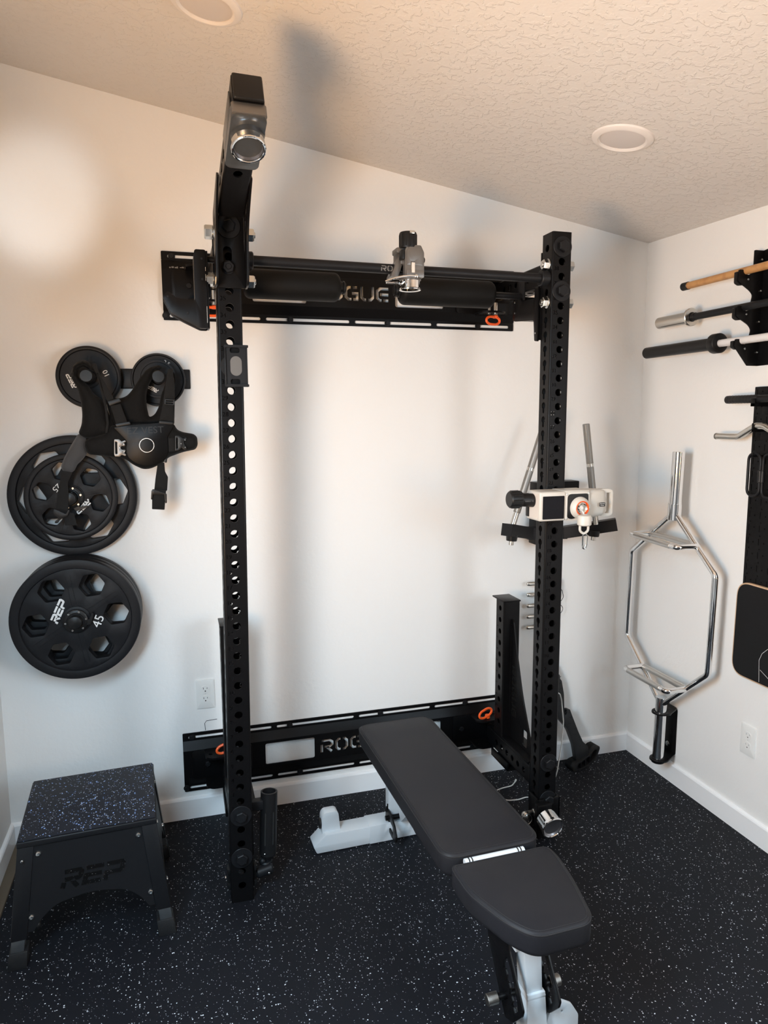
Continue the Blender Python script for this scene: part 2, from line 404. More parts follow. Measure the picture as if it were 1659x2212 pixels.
g.raw(v, [(0, 1, 2, 3), (4, 5, 6, 7), (0, 1, 5, 4), (1, 2, 6, 5), (2, 3, 7, 6), (3, 0, 4, 7)]); struct(g.obj('ceiling', 'ceiling', smooth=0))
# baseboards with an eased top edge
def baseboard(name, mtx, L):
    pr = [(0, 0), (.014, 0), (.014, .082), (.011, .088), (.008, .090), (.0, .092)]
    g = G(mtx); vs_ = []; n = len(pr)
    for x in (0, L):
        for p in pr: vs_.append((x, p[0], p[1]))
    g.raw(vs_, [tuple(range(n)), tuple(range(n, 2*n))]+[(i, (i+1) % n, n+(i+1) % n, n+i) for i in range(n)])
    struct(g.obj(name, 'trim', smooth=0))
baseboard('baseboard_back', frame((XR, 0, 0), (-1, 0, 0), (0, -1, 0)), XR-XL)
baseboard('baseboard_left', frame((XL, 0, 0), (0, -1, 0), (1, 0, 0)), -YF)
baseboard('baseboard_right', frame((XR, YF, 0), (0, 1, 0), (-1, 0, 0)), -YF)
baseboard('baseboard_front', frame((XL, YF, 0), (1, 0, 0), (0, 1, 0)), XR-XL)
g = G(); g.b2((XL+.014, -2.4, 0), (XL+.05, -.02, .012), .002); struct(g.obj('trim_1', 'edge_wood'))
# assumed unseen windows: casing, sash and glass in the openings beside and behind the camera
def assumed_window(name, mtx, wr):
    g = G(); a, b, c, d = wr
    g.plate([rrect(a-.06, b-.06, c+.06, d+.06), rrect(a, b, c, d)], .015, mtx @ T(0, 0, -.015))
    g.plate([rrect(a, b, c, d), rrect(a+.04, b+.04, c-.04, (b+d)/2-.02), rrect(a+.04, (b+d)/2+.02, c-.04, d-.04)], .03, mtx @ T(0, 0, .06))
    f = struct(g.obj(name, 'trim', smooth=0))
    g = G(); g.plate([rrect(a+.04, b+.04, c-.04, d-.04)], .004, mtx @ T(0, 0, .075)); p = g.obj('window_pane', 'glass', f, smooth=0)
assumed_window('assumed_window_1', ml, LW); assumed_window('assumed_window_2', mr, RW)
# recessed ceiling lights (switched off)
def downlight(x, y, label):
    z = ceil_z(x, y); nrm = Vector((.1645, -.03, 1)).normalized()
    p = Vector((x, y, z)); e = p-nrm*.02
    t = thing('recessed_ceiling_light', label, 'ceiling light', p, 'recessed ceiling lights')
    q = axis(p, p-nrm)[0]
    g = G(q); g.lathe([(.068, -.02), (.070, .006), (.076, .011), (.084, .011), (.094, .005), (.097, -.002), (.09, -.02)], n=48); g.obj('trim_ring', 'light_trim', t)
    g = G(q); g.lathe([(0, .0065), (.05, .0068), (.071, .004), (.071, -.01), (0, -.01)], n=48); g.obj('diffuser', 'lens', t)
# ================================================================ RACK
HZ = lambda n: .060+.0508*(n+3)
LU = T(-.012, -.5917, 0) @ Matrix.Rotation(.012, 4, 'Y') @ Matrix.Rotation(-.00986, 4, 'X')     # left upright stands very slightly off plumb
RU = T(1.173, -.5607, 0)
def keyhole(x, z, r=.0125, r2=.0062, d=.022):
    o = []
    a0 = math.asin(r2/r)
    for i in range(17):
        t = -PI/2+a0+(2*PI-2*a0)*i/16; o.append((x+r*math.cos(t), z+r*math.sin(t)))
    for i in range(7):
        t = PI+PI*i/6; o.append((x+r2*math.cos(t), z-d+r2*math.sin(t)))
    return o
def square_tube(g, m, x0, y0, x1, y1, L, front=(), back=(), left=(), right=(), th=.0045, r=.006):
    """hollow tube along local z; each side is a real plate with its cut-outs"""
    def side(o, ux, w_, loops, inward):
        mm = Matrix.Identity(4)
        for i in range(3): mm[i][0] = ux[i]; mm[i][1] = (0, 0, 1)[i]; mm[i][2] = inward[i]; mm[i][3] = o[i]
        g.plate([rrect(-w_/2+r, 0, w_/2-r, L)]+[list(l) for l in loops], th, m @ mm)
    cx, cy = (x0+x1)/2, (y0+y1)/2
    side((cx, y0, 0), (1, 0, 0), x1-x0, front, (0, 1, 0)); side((cx, y1, 0), (-1, 0, 0), x1-x0, back, (0, -1, 0))
    side((x0, cy, 0), (0, -1, 0), y1-y0, left, (1, 0, 0)); side((x1, cy, 0), (0, 1, 0), y1-y0, right, (-1, 0, 0))
    for sx, sy in ((1, 1), (1, -1), (-1, 1), (-1, -1)):
        ccx = (x1 if sx > 0 else x0)-sx*r; ccy = (y1 if sy > 0 else y0)-sy*r; V = []; n = 4
        for z in (0, L):
            for i in range(n+1): a = PI/2*i/n; V.append((ccx+sx*r*math.cos(a), ccy+sy*r*math.sin(a), z))
            for i in range(n, -1, -1): a = PI/2*i/n; V.append((ccx+sx*(r-th)*math.cos(a), ccy+sy*(r-th)*math.sin(a), z))
        k = 2*n+2; F = [tuple(range(k)), tuple(range(k, 2*k))]+[(i, (i+1) % k, k+(i+1) % k, k+i) for i in range(k)]
        g.raw(V, F, m)
NUMW = .0195
def upright(m, parent):
    holes = [circ(0, HZ(n), .0130, 22) for n in range(-3, 41)]
    nums = []
    for n in range(1, 39): nums += glyphs_at(str(n), NUMW, -.0205 if n > 9 else -.024, HZ(n)+.0262)
    keys = [keyhole(0, HZ(n)+.004) for n in range(-3, 37)]+[circ(0, HZ(n), .0127) for n in range(37, 41)]
    g = G(); square_tube(g, m, -.0381, 0, .0381, .0762, 2.2955, holes+nums, holes+nums, keys, keys)
    g.b2((-.0335, .0045, 2.289), (.0335, .0715, 2.2935), 0, m)
    g.b2((-.0335, .0045, .001), (.0335, .0715, .006), 0, m)
    return g.obj('upright', 'rack', parent, smooth=30)
def bolt(parent, p, d, r=.0165, h=.014, wr=.036, wt=.004, material='satin', name='bolt', rot=.3, nut=False):
    """hex head with washer; p on the surface, d pointing outwards"""
    p = Vector(p); d = Vector(d).normalized(); g = G()
    g.cyl(p, p+d*wt, wr, n=36, bev=.001)
    g.lathe([(0, wt), (r*1.15, wt), (r*1.15, h*.85), (r*1.0, h), (r*.55 if nut else 0, h)]+([(r*.55, h*.5), (0, h*.5)] if nut else []), p, p+d, 6, rot=rot)
    if nut: g.cyl(p+d*wt, p+d*(h+.004), r*.5, n=20)
    return g.obj(name, material, parent, smooth=30)
rack = thing('folding_wall_rack', 'black steel folding squat rack with two tall numbered perforated uprights, bolted to the back wall', 'power rack', (.5865, -.3, 0))
up_l = upright(LU, rack); up_r = upright(RU, rack)
for n in (2, -1): bolt(up_l, LU @ Vector((0, 0, HZ(n))), (0, -1, 0), r=.0175, h=.018)
for n in (2, -1, 37, 40): bolt(up_r, RU @ Vector((0, 0, HZ(n))), (0, -1, 0), r=.0185, h=.020, rot=.55)
# zinc cross bolts through the sides
for m, up, zz, dx in ((RU, up_r, (2.186, 2.056), .0381), (LU, up_l, (2.214, 2.074), .049)):
    for z in zz:
        for s in (-1, 1):
            p = m @ Vector((s*dx if m is RU else (.053 if s > 0 else -.045), .030 if m is RU else .012, z)); bolt(up, p, (s, 0, 0), r=.0165 if m is RU else .0185, h=.0225 if m is RU else .026, wr=.021, wt=.004, material='zinc', name='hex_nut', nut=(s < 0) == (m is RU), rot=.2)
# wall stringers
SX0, SX1 = -.190, 1.265
def stringer(z0, h=.252):
    z1 = z0+h; zc = (z0+z1)/2
    g = G(); fm = Matrix(((1, 0, 0, 0), (0, 0, 1, -.006), (0, 1, 0, 0), (0, 0, 0, 1)))
    sl = [(-.168, .173), (.195, .532), (.555, .887), (.909, 1.243)]
    for a, b, zs in ((z1-.033, z1, z1-.0185), (z0, z0+.033, z0+.0165)):
        g.plate([rrect(SX0, a, SX1, b, .004)]+[slot(p, q, zs, .0115) for p, q in sl], .005, fm)
    D = .024
    cm = Matrix(((1, 0, 0, 0), (0, 0, 1, -D), (0, 1, 0, 0), (0, 0, 0, 1)))
    loops = [rrect(SX0, z0+.068, SX1, z1-.068), rrect(.143, zc-.0465, .353, zc+.0455, .007), rrect(.722, zc-.0465, .932, zc+.0455, .007)]
    g.plate(loops+word('ROGUE', .378, zc-.029, .320, .058, gap=.13), .005, cm)
    for sa, sb in (((-.006, z1-.033), (-D, z1-.068)), ((-.006, z0+.033), (-D, z0+.068))):
        V = [(x, y+dy, z) for x in (SX0, SX1) for (y, z) in (sa, sb) for dy in (0, .005)]
        g.raw(V, [(0, 2, 6, 4), (1, 3, 7, 5), (0, 1, 3, 2), (4, 5, 7, 6), (0, 1, 5, 4), (2, 3, 7, 6)])
    s = g.obj('wall_stringer', 'rack', rack, smooth=30)
    for k, x in enumerate((-.152, .25, .653, 1.057)):
        bolt(s, (x, -.006, z1-.0185), (0, -1, 0), r=.008, h=.008, wr=.0125, wt=.002)
        bolt(s, (x-.03 if k == 0 else x+.04, -.006, z0+.0165), (0, -1, 0), r=.008, h=.008, wr=.0125, wt=.002)
    for a, b, bx in ((-.157, .087, (-.094, .045)), (.988, 1.232, (1.03, 1.169))):
        g = G(); g.plate([rrect(a, zc-.062, b, zc+.058, .014)], .006, T(0, -.032, 0) @ Matrix(((1, 0, 0, 0), (0, 0, 1, 0), (0, 1, 0, 0), (0, 0, 0, 1))), bev=.001)
        c = 1.125 if a > .5 else -.05
        for zt in (zc+.058, zc-.064):
            g.plate([rpoly([(c-.055, -.030), (c+.055, -.030), (c+.055, -.105), (c+.03, -.125), (c-.03, -.125), (c-.055, -.105)], .01), circ(c-.034, -.085, .008, 14)], .008, T(0, 0, zt-.004))
        hb = g.obj('hinge_bracket', 'rack', s, smooth=30)
        for x in bx: bolt(hb, (x, -.032, zc-.002), (0, -1, 0), r=.010, h=.009, wr=.0001, wt=.0005)
    return s
st_up = stringer(2.019); st_lo = stringer(.117)
# a scuff of bare metal on the upper stringer
g = G(); random.seed(4)
for k in range(26):
    x = -.163+.009*k+random.random()*.004; g.b2((x, -.0246, 2.272-.066+random.random()*.003), (x+.004+random.random()*.005, -.0238, 2.272-.0655+.004+random.random()*.003), 0)
g.obj('scuff', 'grey_print', st_up, smooth=0)
# cross members between hinge and upright
def cross(xc, y0, y1, z0, z1, n0):
    g = G(); L = y1-y0
    m = Matrix(((1, 0, 0, xc), (0, 0, 1, y0), (0, -1, 0, (z0+z1)/2), (0, 0, 0, 1)))       # local z along +y, local y = -z
    hs = [circ(0, .045+.0508*k, .0127, 20) for k in range(int((L-.05)/.0508))]
    hw = (z1-z0)/2
    square_tube(g, m, -.0381, -hw, .0381, hw, L, hs, hs, hs, hs)
    g.b2((xc-.0381, y0-.0075, z0-.075 if z0 < 1 else z0-.02), (xc+.0381, y0, z1+.012 if z0 < 1 else z1+.04), .001)
    g.b2((xc-.03, y1-.002, z0+.006), (xc+.03, y1+.03, z1-.006), .01)
    return g.obj('cross_member', 'rack', rack, smooth=30)
cl_ = cross(0, -.505, -.088, .189, .265, 0); cr_ = cross(1.173, -.477, -.088, .189, .265, 0)
cul = cross(.008, -.486, -.088, 2.122, 2.198, 0); cur = cross(1.173, -.477, -.088, 2.122, 2.198, 0)
# locking pins with orange grips
def hinge_pin(parent, x, y, z0, z1, up, rz):
    g = G(); g.cyl((x, y, z0), (x, y, z1), .0085, n=18); g.cyl((x-.024, y+.01, z0+.004), (x-.024, y+.01, z0+.05 if not up else z1), .006, n=16)
    pin = g.obj('hinge_pin', 'steel', parent)
    zt = z1 if up else z0; s = 1 if up else -1
    c = Vector((x-.014, y-.008, zt+s*.024)); m = T(*c) @ R('Z', rz) @ R('X', 78 if up else 90) @ R('Z', 17 if up else 0)
    g = G(m); a, b = .027, .0155; pts = [(a*math.cos(t)*(1 if abs(math.cos(t)) < .7 else 1.0), b*math.sin(t), 0) for t in [2*PI*i/28 for i in range(28)]]
    pts = [(x_+(.008 if x_ > 0 else -.008), y_, 0) for x_, y_, _ in pts]
    g.tube(pts, .0052, 10, closed=True); g2 = G(); g2.cyl((x, y, zt-.004), (x, y, zt+s*.012), .0115, n=18); g.m = I4; 
    g.cyl((x, y, zt-.002), (x, y, zt+s*.013), .0115, n=18); g2.b.free()
    g.obj('pin_grip', 'orange', pin)
hinge_pin(rack, 1.130, -.095, .288, .308, True, 10)
hinge_pin(rack, 1.133, -.105, 2.070, 2.12, False, 15)
hinge_pin(rack, -.012, -.095, .288, .308, True, 0)
hinge_pin(rack, -.008, -.105, 2.065, 2.12, False, 0)
# pull-up bar
g = G(); g.cyl((.04, -.548, 2.1395), (1.134, -.528, 2.1395), .0160, n=32)
for x, s in ((.048, 1), (1.137, -1)): g.cyl((x, -.548 if s > 0 else -.528, 2.1395), (x+s*(.042 if s > 0 else .033), -.548 if s > 0 else -.528, 2.1395), .027, n=32, bev=.003)
g.cyl((.078, -.562, 2.116), (.078, -.568, 2.108), .007, n=14); pb = g.obj('pull_up_bar', 'satin', rack)
# lettering wrapped on the bar
g = G(); bx0, sz = .507, .0185
for lp in word('ROGUE', 0, 0, .105, sz, gap=.16, sw=.18):
    Q = []
    for i in range(len(lp)):
        a, c = Vector(lp[i]), Vector(lp[(i+1) % len(lp)]); n_ = max(1, int((c-a).length/.0015)); Q += [a+(c-a)*k/n_ for k in range(n_)]
    x0, x1, y0, y1 = min(q.x for q in Q), max(q.x for q in Q), min(q.y for q in Q), max(q.y for q in Q)
    V = Q+[Vector((x0+.0015*i+.0004, y0+.0015*j+.0005)) for i in range(int((x1-x0)/.0015)) for j in range(int((y1-y0)/.0015))]
    v_, e_, f_, _, _, _ = delaunay_2d_cdt(V, [(i, (i+1) % len(Q)) for i in range(len(Q))], [], 1, 1e-7)
    tmp = bmesh.new(); vv = []
    for p in v_:
        a = math.radians(-4)+(p[1]-sz/2)/.0161; yy = -.548+.020*(bx0+p[0]-.04)/1.094
        vv.append(tmp.verts.new((bx0+p[0], yy-.01625*math.cos(a), 2.1395+.01625*math.sin(a))))
    for t_ in f_: tmp.faces.new([vv[i] for i in t_])
    g._add(tmp)
g.obj('lettering', 'grey_print', pb, smooth=0)
# ---------------- J-cups
def jcup_geo(outline, m, wid, label):
    """profile plates with a thick liner between them; local XY profile, local Z across"""
    t = thing('j_cup', label, 'j-cup', m.translation, 'j-cups')
    for k, z in ((0, 0), (1, wid-.007)):
        g = G(); g.plate([rpoly(outline, .006)], .007, m @ T(0, 0, z), bev=.001); sp = g.obj('side_plate', 'rack', t, smooth=30)
    g2 = G()
    cx = sum(p[0] for p in outline)/len(outline); cy = sum(p[1] for p in outline)/len(outline)
    g2.plate([rpoly([(p[0]+(cx-p[0])*.04, p[1]+(cy-p[1])*.04) for p in outline], .004)], wid-.014, m @ T(0, 0, .007)); g2.obj('liner', 'plastic', t, smooth=30)
    return t
def px(pts): return pts
def FXZ(x, y, z): return Matrix(((1, 0, 0, x), (0, 0, -1, y), (0, 1, 0, z), (0, 0, 0, 1)))      # local z towards the camera side
def FY(x, y, z): return Matrix(((0, 0, -1, x), (-1, 0, 0, y), (0, 1, 0, z), (0, 0, 0, 1)))       # faces -x, local x runs to -y
jl = [(-.056, 2.157), (-.088, 2.157), (-.091, 2.143), (-.091, 2.006), (-.147, 2.012), (-.160, 2.024), (-.172, 2.031), (-.186, 2.014), (-.164, 1.967), (-.125, 1.946), (-.078, 1.924), (-.055, 1.924)]
j = jcup_geo([(p[0]+.056, p[1]-2.04) for p in jl], FXZ(-.056, -.51, 2.04), .07, 'black j-cup on the outer side of the left upright, hook pointing left')
g = G(); g.b2((-.056, -.575, 1.925), (-.050, -.515, 2.155), .001); g.b2((-.0495, -.565, 2.02), (-.044, -.53, 2.06), .002); g.cyl((-.05, -.548, 2.135), (-.02, -.548, 2.135), .010); g.obj('back_plate', 'rack', j)
for x, z in ((-.172, 2.014), (-.115, 1.968), (-.068, 2.07), (-.068, 2.13)): g = G(); g.cyl((x, -.580, z), (x, -.5822, z), .0038, n=12, bev=.0005); g.obj('screw', 'satin', j)
for z, h in ((2.10, .012), (2.075, .02), (1.965, .05)): g = G(); g.b2((-.0585, -.5825, z-h/2), (-.0565, -.5795, z+h/2), .0006); g.obj('worn_edge', 'steel', j, smooth=0)
jr = [(.4835, 2.118), (.457, 2.118), (.455, 2.082), (.352, 2.086), (.342, 2.108), (.284, 2.108), (.282, 2.026), (.30, 2.018), (.452, 2.003), (.460, 1.928), (.4835, 1.924)]
j = jcup_geo([(p[0]-.4835, p[1]-2.02) for p in jr], FY(1.228, -.0, 2.02) @ T(.4835, 0, 0), .104, 'black j-cup behind the right upright, hook pointing to the wall')
for y, z in ((-.47, 1.955), (-.30, 2.09), (-.30, 2.05)): g = G(); g.cyl((1.124, y, z), (1.1215, y, z), .0035, n=12, bev=.0005); g.obj('screw', 'zinc', j)
# ---------------- cable boom on the left upright
BX = .0175
boom = thing('cable_boom_arm', 'black boom arm bolted to the top of the left upright, reaching out overhead', 'rack attachment', (BX, -.62, 2.2))
dv = Vector((.041, -.919, .392)).normalized(); xv = Vector((1, .041, 0)); xv = (xv-dv*xv.dot(dv)).normalized(); yv = xv.cross(dv)     # yv points down
o0 = Vector((BX, -.668, 2.234))-yv*.0381
L = .418
tm = Matrix((xv, yv, dv)).transposed().to_4x4(); tm.translation = o0
holes = [circ(0, .176+.0508*k, .0127, 20) for k in range(4)]
g = G(); square_tube(g, tm, -.0381, -.0381, .0381, .0381, L, [], holes, [keyhole(0, .10+.0508*k) for k in range(5)], [])
g.obj('boom_tube', 'rack', boom, smooth=30)
g = G(tm); g.box((0, 0, L+.004), (.0735, .0735, .012), .005, seg=3); g.obj('end_cap', 'plastic', boom)
side = [(.655, 2.045, .02), (.575, 2.045, .01), (.575, 2.265, .02), (.66, 2.283, .02), (.79, 2.318, .01), (.815, 2.300, .006), (.76, 2.262, .04), (.71, 2.224, .04), (.676, 2.18, .04), (.665, 2.12, .05)]
g = G()
for x, w_ in ((BX-.048, 0), (BX+.042, 1)):
    g.plate([rpoly(side, .02), rpoly([(.655, 2.205), (.630, 2.205), (.630, 2.235), (.668, 2.245)], .004)], .006, FY(x+.006, 0, 0), bev=.0012)
g.obj('side_plate', 'rack', boom, smooth=30)
g = G(); g.plate([rrect(BX-.0415, 2.046, BX+.0415, 2.262, .002), slot(BX-.024, BX-.004, 0, 0)[:0] or rrect(BX-.022, 2.118, BX+.004, 2.168, .0125, 6)], .005, FXZ(0, -.588, 0), bev=.001); g.obj('web_plate', 'rack', boom)
bolt(boom, (BX-.004, -.593, 2.226), (0, -1, 0), r=.0175, h=.012, wr=.036)
bolt(boom, (BX-.008, -.593, 2.106), (0, -1, 0), r=.0165, h=.014, wr=.021, wt=.003, nut=True, name='nut')
# pulley head clamped under the boom
def fairlead(g_ring, g_cup, p, d, r, depth, cup=.1):
    d = Vector(d).normalized(); p = Vector(p)
    g_ring.lathe([(r-.005, depth*.3), (r-.0045, depth-.002), (r-.0030, depth+.0008), (r-.0005, depth+.0015), (r+.0015, depth), (r+.0020, depth-.004), (r+.0005, depth-.008), (r-.0005, 0), (r-.008, 0)], p, p+d, 44)
    g_cup.lathe([(0, depth*cup), (r*.45, depth*(cup+.03)), (r*.75, depth*(cup+.16)), (r-.0055, depth*.85)], p, p+d, 40)
hd = thing('pulley_head', 'grey metal pulley head with a chrome ring, clamped under the overhead boom', 'pulley', (BX+.015, -.96, 2.34), 'cable pulley heads')
hm = Matrix((xv, -dv, yv)).transposed().to_4x4(); hm.translation = o0+yv*.0385+dv*(L-.094)          # local x right, -y outwards along the boom, z down
g = G(hm); g.plate([rrect(-.043, -.088, .043, .088, .016, 6)], .034, bev=.004); g.b2((-.0435, -.070, -.050), (-.040, .070, .006), .001); g.b2((.040, -.070, -.050), (.0435, .070, .006), .001); g.obj('housing', 'dark_grey', hd, smooth=40)
g = G(hm); g.plate([rrect(-.0425, -.092, .0425, -.078, .006, 4)], .030, bev=.002); g.obj('top_block', 'grey_metal', hd, smooth=40)
rc = hm @ Vector((.002, -.022, .030))
fd = (yv*.97+Vector((0, -1, 0))*.05).normalized()
g = G(); g.lathe([(0, -.006), (.045, -.006), (.042, .004), (.0405, .012), (.0405, .030), (.039, .034), (0, .034)], rc, rc+fd, 40); g.obj('barrel', 'dark_grey', hd, smooth=40)
gr, gc = G(), G(); fairlead(gr, gc, rc+fd*.022, fd, .0415, .022); gr.obj('chrome_ring', 'chrome', hd); gc.obj('inner_cup', 'mirror_disc', hd)
# ---------------- magnetic holder plate on the left upright
mh = thing('magnetic_phone_holder', 'black bracket plate with a tall oval opening, clipped on the left upright', 'holder', (.015, -.60, 1.81))
mp = LU @ Vector((0, 0, 1.81)); mx_ = FXZ(mp.x+.0145, mp.y-.008, 1.811)
g = G(); ov = rrect(-.0175, -.030, .0175, .030, .0172, 8)
g.plate([rrect(-.0335, -.058, .0335, .058, .002), rrect(-.018, .040, .012, .056, .006), rrect(-.018, -.056, .012, -.040, .006)], .004, mx_)
g.plate([rrect(-.036, .056, .038, .064, .002)], .016, mx_ @ T(0, 0, -.004)); g.plate([rrect(-.036, -.064, .038, -.056, .002)], .016, mx_ @ T(0, 0, -.004))
g.b2((-.0345, -.058, -.004), (-.0315, .058, .012), .001, mx_); g.b2((.033, -.058, -.004), (.0355, .058, .008), .001, mx_)
g.obj('frame', 'satin', mh)
g = G(); g.plate([ov], .0015, mx_ @ T(0, 0, .004)); g.obj('steel_disc', 'grey_metal', mh)
g = G(); g.cyl(mx_ @ Vector((-.012, 0, -.006)), mx_ @ Vector((-.012, 0, .0002)), .036, n=40); g.obj('magnet', 'plastic', mh)
# ---------------- foam rollers behind the pull-up bar
def roller(x0, x1, lab, cap):
    t = thing('foam_roller', lab, 'foam roller', ((x0+x1)/2, -.335, 2.108), 'foam roller pads'); a, b = min(x0, x1), max(x0, x1); r = .050; Lr = b-a
    g = G(); pr = [(.012, 0)]+[(r-.022+.022*math.sin(k*PI/12), .022-.022*math.cos(k*PI/12)) for k in range(0, 7)]+[(r-.022+.022*math.cos(k*PI/12), Lr-.022+.022*math.sin(k*PI/12)) for k in range(0, 7)]+[(.012, Lr)]
    g.lathe(pr, (a, -.335, 2.108), (b, -.335, 2.108), 40); g.obj('pad', 'foam', t)
    g = G(); s = 1 if cap > 0 else -1; e = b if cap > 0 else a
    for k, (rr, d0, d1) in enumerate(((.024, -.01, .006), (.020, .006, .011), (.0235, .011, .018), (.017, .018, .022))): g.cyl((e+s*d0, -.335, 2.108), (e+s*d1, -.335, 2.108), rr, n=28)
    g.obj('end_plug', 'plastic', t)
    g = G(); o = a if cap > 0 else b; wall_ = .0465 if cap > 0 else 1.134
    g.cyl((o+s*.01, -.335, 2.108), (wall_, -.335, 2.108), .012); g.b2((wall_-.003, -.36, 2.09), (wall_+.003, -.31, 2.19), .002); g.obj('axle_mount', 'satin', t)
roller(.080, .416, 'black foam roller behind the pull-up bar at its left end', 1)
roller(1.012, .640, 'black foam roller behind the pull-up bar at its right end', -1)
# ---------------- grey grip pulley on the pull-up bar
pg = thing('bar_pulley', 'grey pulley clamp with a black knob and chrome ring, riding on the pull-up bar', 'pulley', (.60, -.56, 2.14), 'cable pulley heads')
g = G(); g.lathe([(0, 0), (.028, 0)]+[(.0285, .002), (.0285, .047), (.0265, .050), (0, .050)], (.5935, -.575, 2.200), (.5935, -.575, 2.3), 40)
for k in range(12): a = 2*PI*k/12; g.cyl((.5935+.0285*math.cos(a), -.575+.0285*math.sin(a), 2.204), (.5935+.0285*math.cos(a), -.575+.0285*math.sin(a), 2.243), .0022, n=8)
g.obj('knob', 'plastic', pg)
g = G(); g.b2((.590, -.6055, 2.241), (.607, -.6005, 2.251), .001); g.obj('knob_inlay', 'steel', pg)
g = G(); fm_ = FXZ(0, -.578, 0)
g.plate([rpoly([(.575, 2.105), (.641, 2.105), (.641, 2.185), (.630, 2.207), (.585, 2.207), (.576, 2.190)], .004)], .022, fm_, bev=.0015)
g.b2((.569, -.575, 2.150), (.6435, -.52, 2.195), .004); g.plate([rpoly([(.520, 2.11), (.545, 2.11), (.578, 2.20), (.566, 2.206), (.556, 2.19)], .004)], .055, FXZ(.016, -.515, 0), bev=.001)
g.b2((.555, -.575, 2.185), (.632, -.52, 2.203), .004); g.b2((.560, -.53, 2.11), (.640, -.518, 2.19), .003)
g.obj('clamp_body', 'grey_metal', pg)
g = G(); g.plate([rpoly([(.581, 2.143), (.594, 2.143), (.594, 2.155), (.607, 2.155), (.607, 2.143), (.636, 2.143), (.636, 2.186), (.627, 2.200), (.590, 2.200), (.581, 2.188)], .001)], .003, FXZ(0, -.6, 0), bev=.0008); g.plate([rrect(.579, .0, .640, .022, .002)], .003, FXZ(0, -.6, 2.106), bev=.0008); g.obj('front_plate', 'grey_metal', pg)
g = G(); g.b2((.597, -.6055, 2.119), (.608, -.6, 2.151), .001); g.obj('latch', 'cream', pg)
g = G(); g.cyl((.643, -.565, 2.168), (.654, -.565, 2.168), .011, n=24, bev=.003); g.b2((.562, -.603, 2.16), (.574, -.575, 2.19), .003); g.obj('side_button', 'plastic', pg)
g = G(); g.pipe((.603, -.570, 2.070), (.603, -.570, 2.104), .0325, .030, bev=.0008); g.lathe([(.030, .0), (.036, -.002), (.037, .001), (.034, .004), (.030, .003)], (.602, -.570, 2.070), (.602, -.57, 2.2), 40); g.obj('chrome_ring', 'chrome', pg)
g = G(); g.cyl((.603, -.57, 2.098), (.603, -.57, 2.108), .036, n=36, bev=.002); g.obj('collar', 'grey_metal', pg)
g = G(); pts = [(.612, -.606, 2.108), (.590, -.610, 2.1075), (.565, -.612, 2.104), (.54, -.612, 2.098), (.520, -.610, 2.091), (.508, -.606, 2.087), (.512, -.598, 2.084), (.530, -.598, 2.084), (.550, -.600, 2.086), (.560, -.600, 2.080), (.572, -.6, 2.090)]
g.tube(pts, .0032, 10); g.sphere((.6125, -.607, 2.1075), .0068, 16, (1, .6, 1)); g.obj('lever', 'chrome', pg)
# ---------------- spotter arms stored upright on the lower cross members
def spotter(xc, y0, label):
    t = thing('spotter_arm', label, 'spotter arm', (xc, y0, .27), 'spotter arms')
    g = G(); hs = [circ(0, .035+.0508*k+.0, .0120, 20) for k in range(11)]; nums = []
    for k in range(10): nums += glyphs_at(str(k+1), .0175, -.018, .565-.0508*k-.032+.0, rot=90)
    hs = [circ(.004, .565-.0508*k, .0120, 20) for k in range(11)]
    square_tube(g, T(xc, y0, .275), -.0381, 0, .0381, .0762, .597, [], hs, hs+nums, hs)
    g.obj('post', 'rack', t, smooth=30)
    g = G(); g.b2((xc-.040, y0-.002, .872), (xc+.040, y0+.11, .878), .001); g.obj('end_plate', 'rack', t)
    g = G(); g.b2((xc-.0381, y0-.235, .2655), (xc+.055, y0+.10, .275), .001); g.plate([circ(xc+.005, y0-.19, .016, 24)], .0006, T(0, 0, .275)); g.obj('base_plate', 'rack', t)
    # gusset with the name cut through, letters running down
    pr = rpoly([(-y0, .277), (-y0, .800, .02), (-y0+.018, .790, .02), (-y0+.045, .68, .05), (-y0+.105, .50, .05), (-y0+.185, .335, .05), (-y0+.222, .277)], .004)
    cut = rrect(-y0+.118, .29, -y0+.158, .36, .008)
    g = G(); g.plate([pr, cut], .007, FY(xc+.006, 0, 0)); gp = g.obj('gusset_plate', 'rack', t, smooth=0)
    g = G()
    for lp in word('ROGUE', 0, 0, .225, .040, gap=.18): g.plate([[(-y0+.016+p[1], .600-p[0]) for p in lp]], .0006, FY(xc-.001, 0, 0))
    g.obj('lettering', 'rack_dark', gp, smooth=0)
    g = G(); g.tube([(xc-.0025, y0-.003, .30), (xc-.0025, y0-.003, .775)], .0028, 6); g.obj('weld', 'rack', gp)
    g = G(); g.b2((xc-.046, y0-.075, .158), (xc-.0395, y0+.085, .19), .001); g.b2((xc-.046, y0-.075, .155), (xc+.046, y0+.085, .163), .001); g.b2((xc+.0395, y0-.075, .158), (xc+.046, y0+.085, .27), .001)
    g.obj('clamp_channel', 'rack', t)
spotter(1.173, -.229, 'black spotter arm stored standing on the right lower cross member')
spotter(.002, -.235, 'black spotter arm stored standing behind the left upright, mostly hidden')
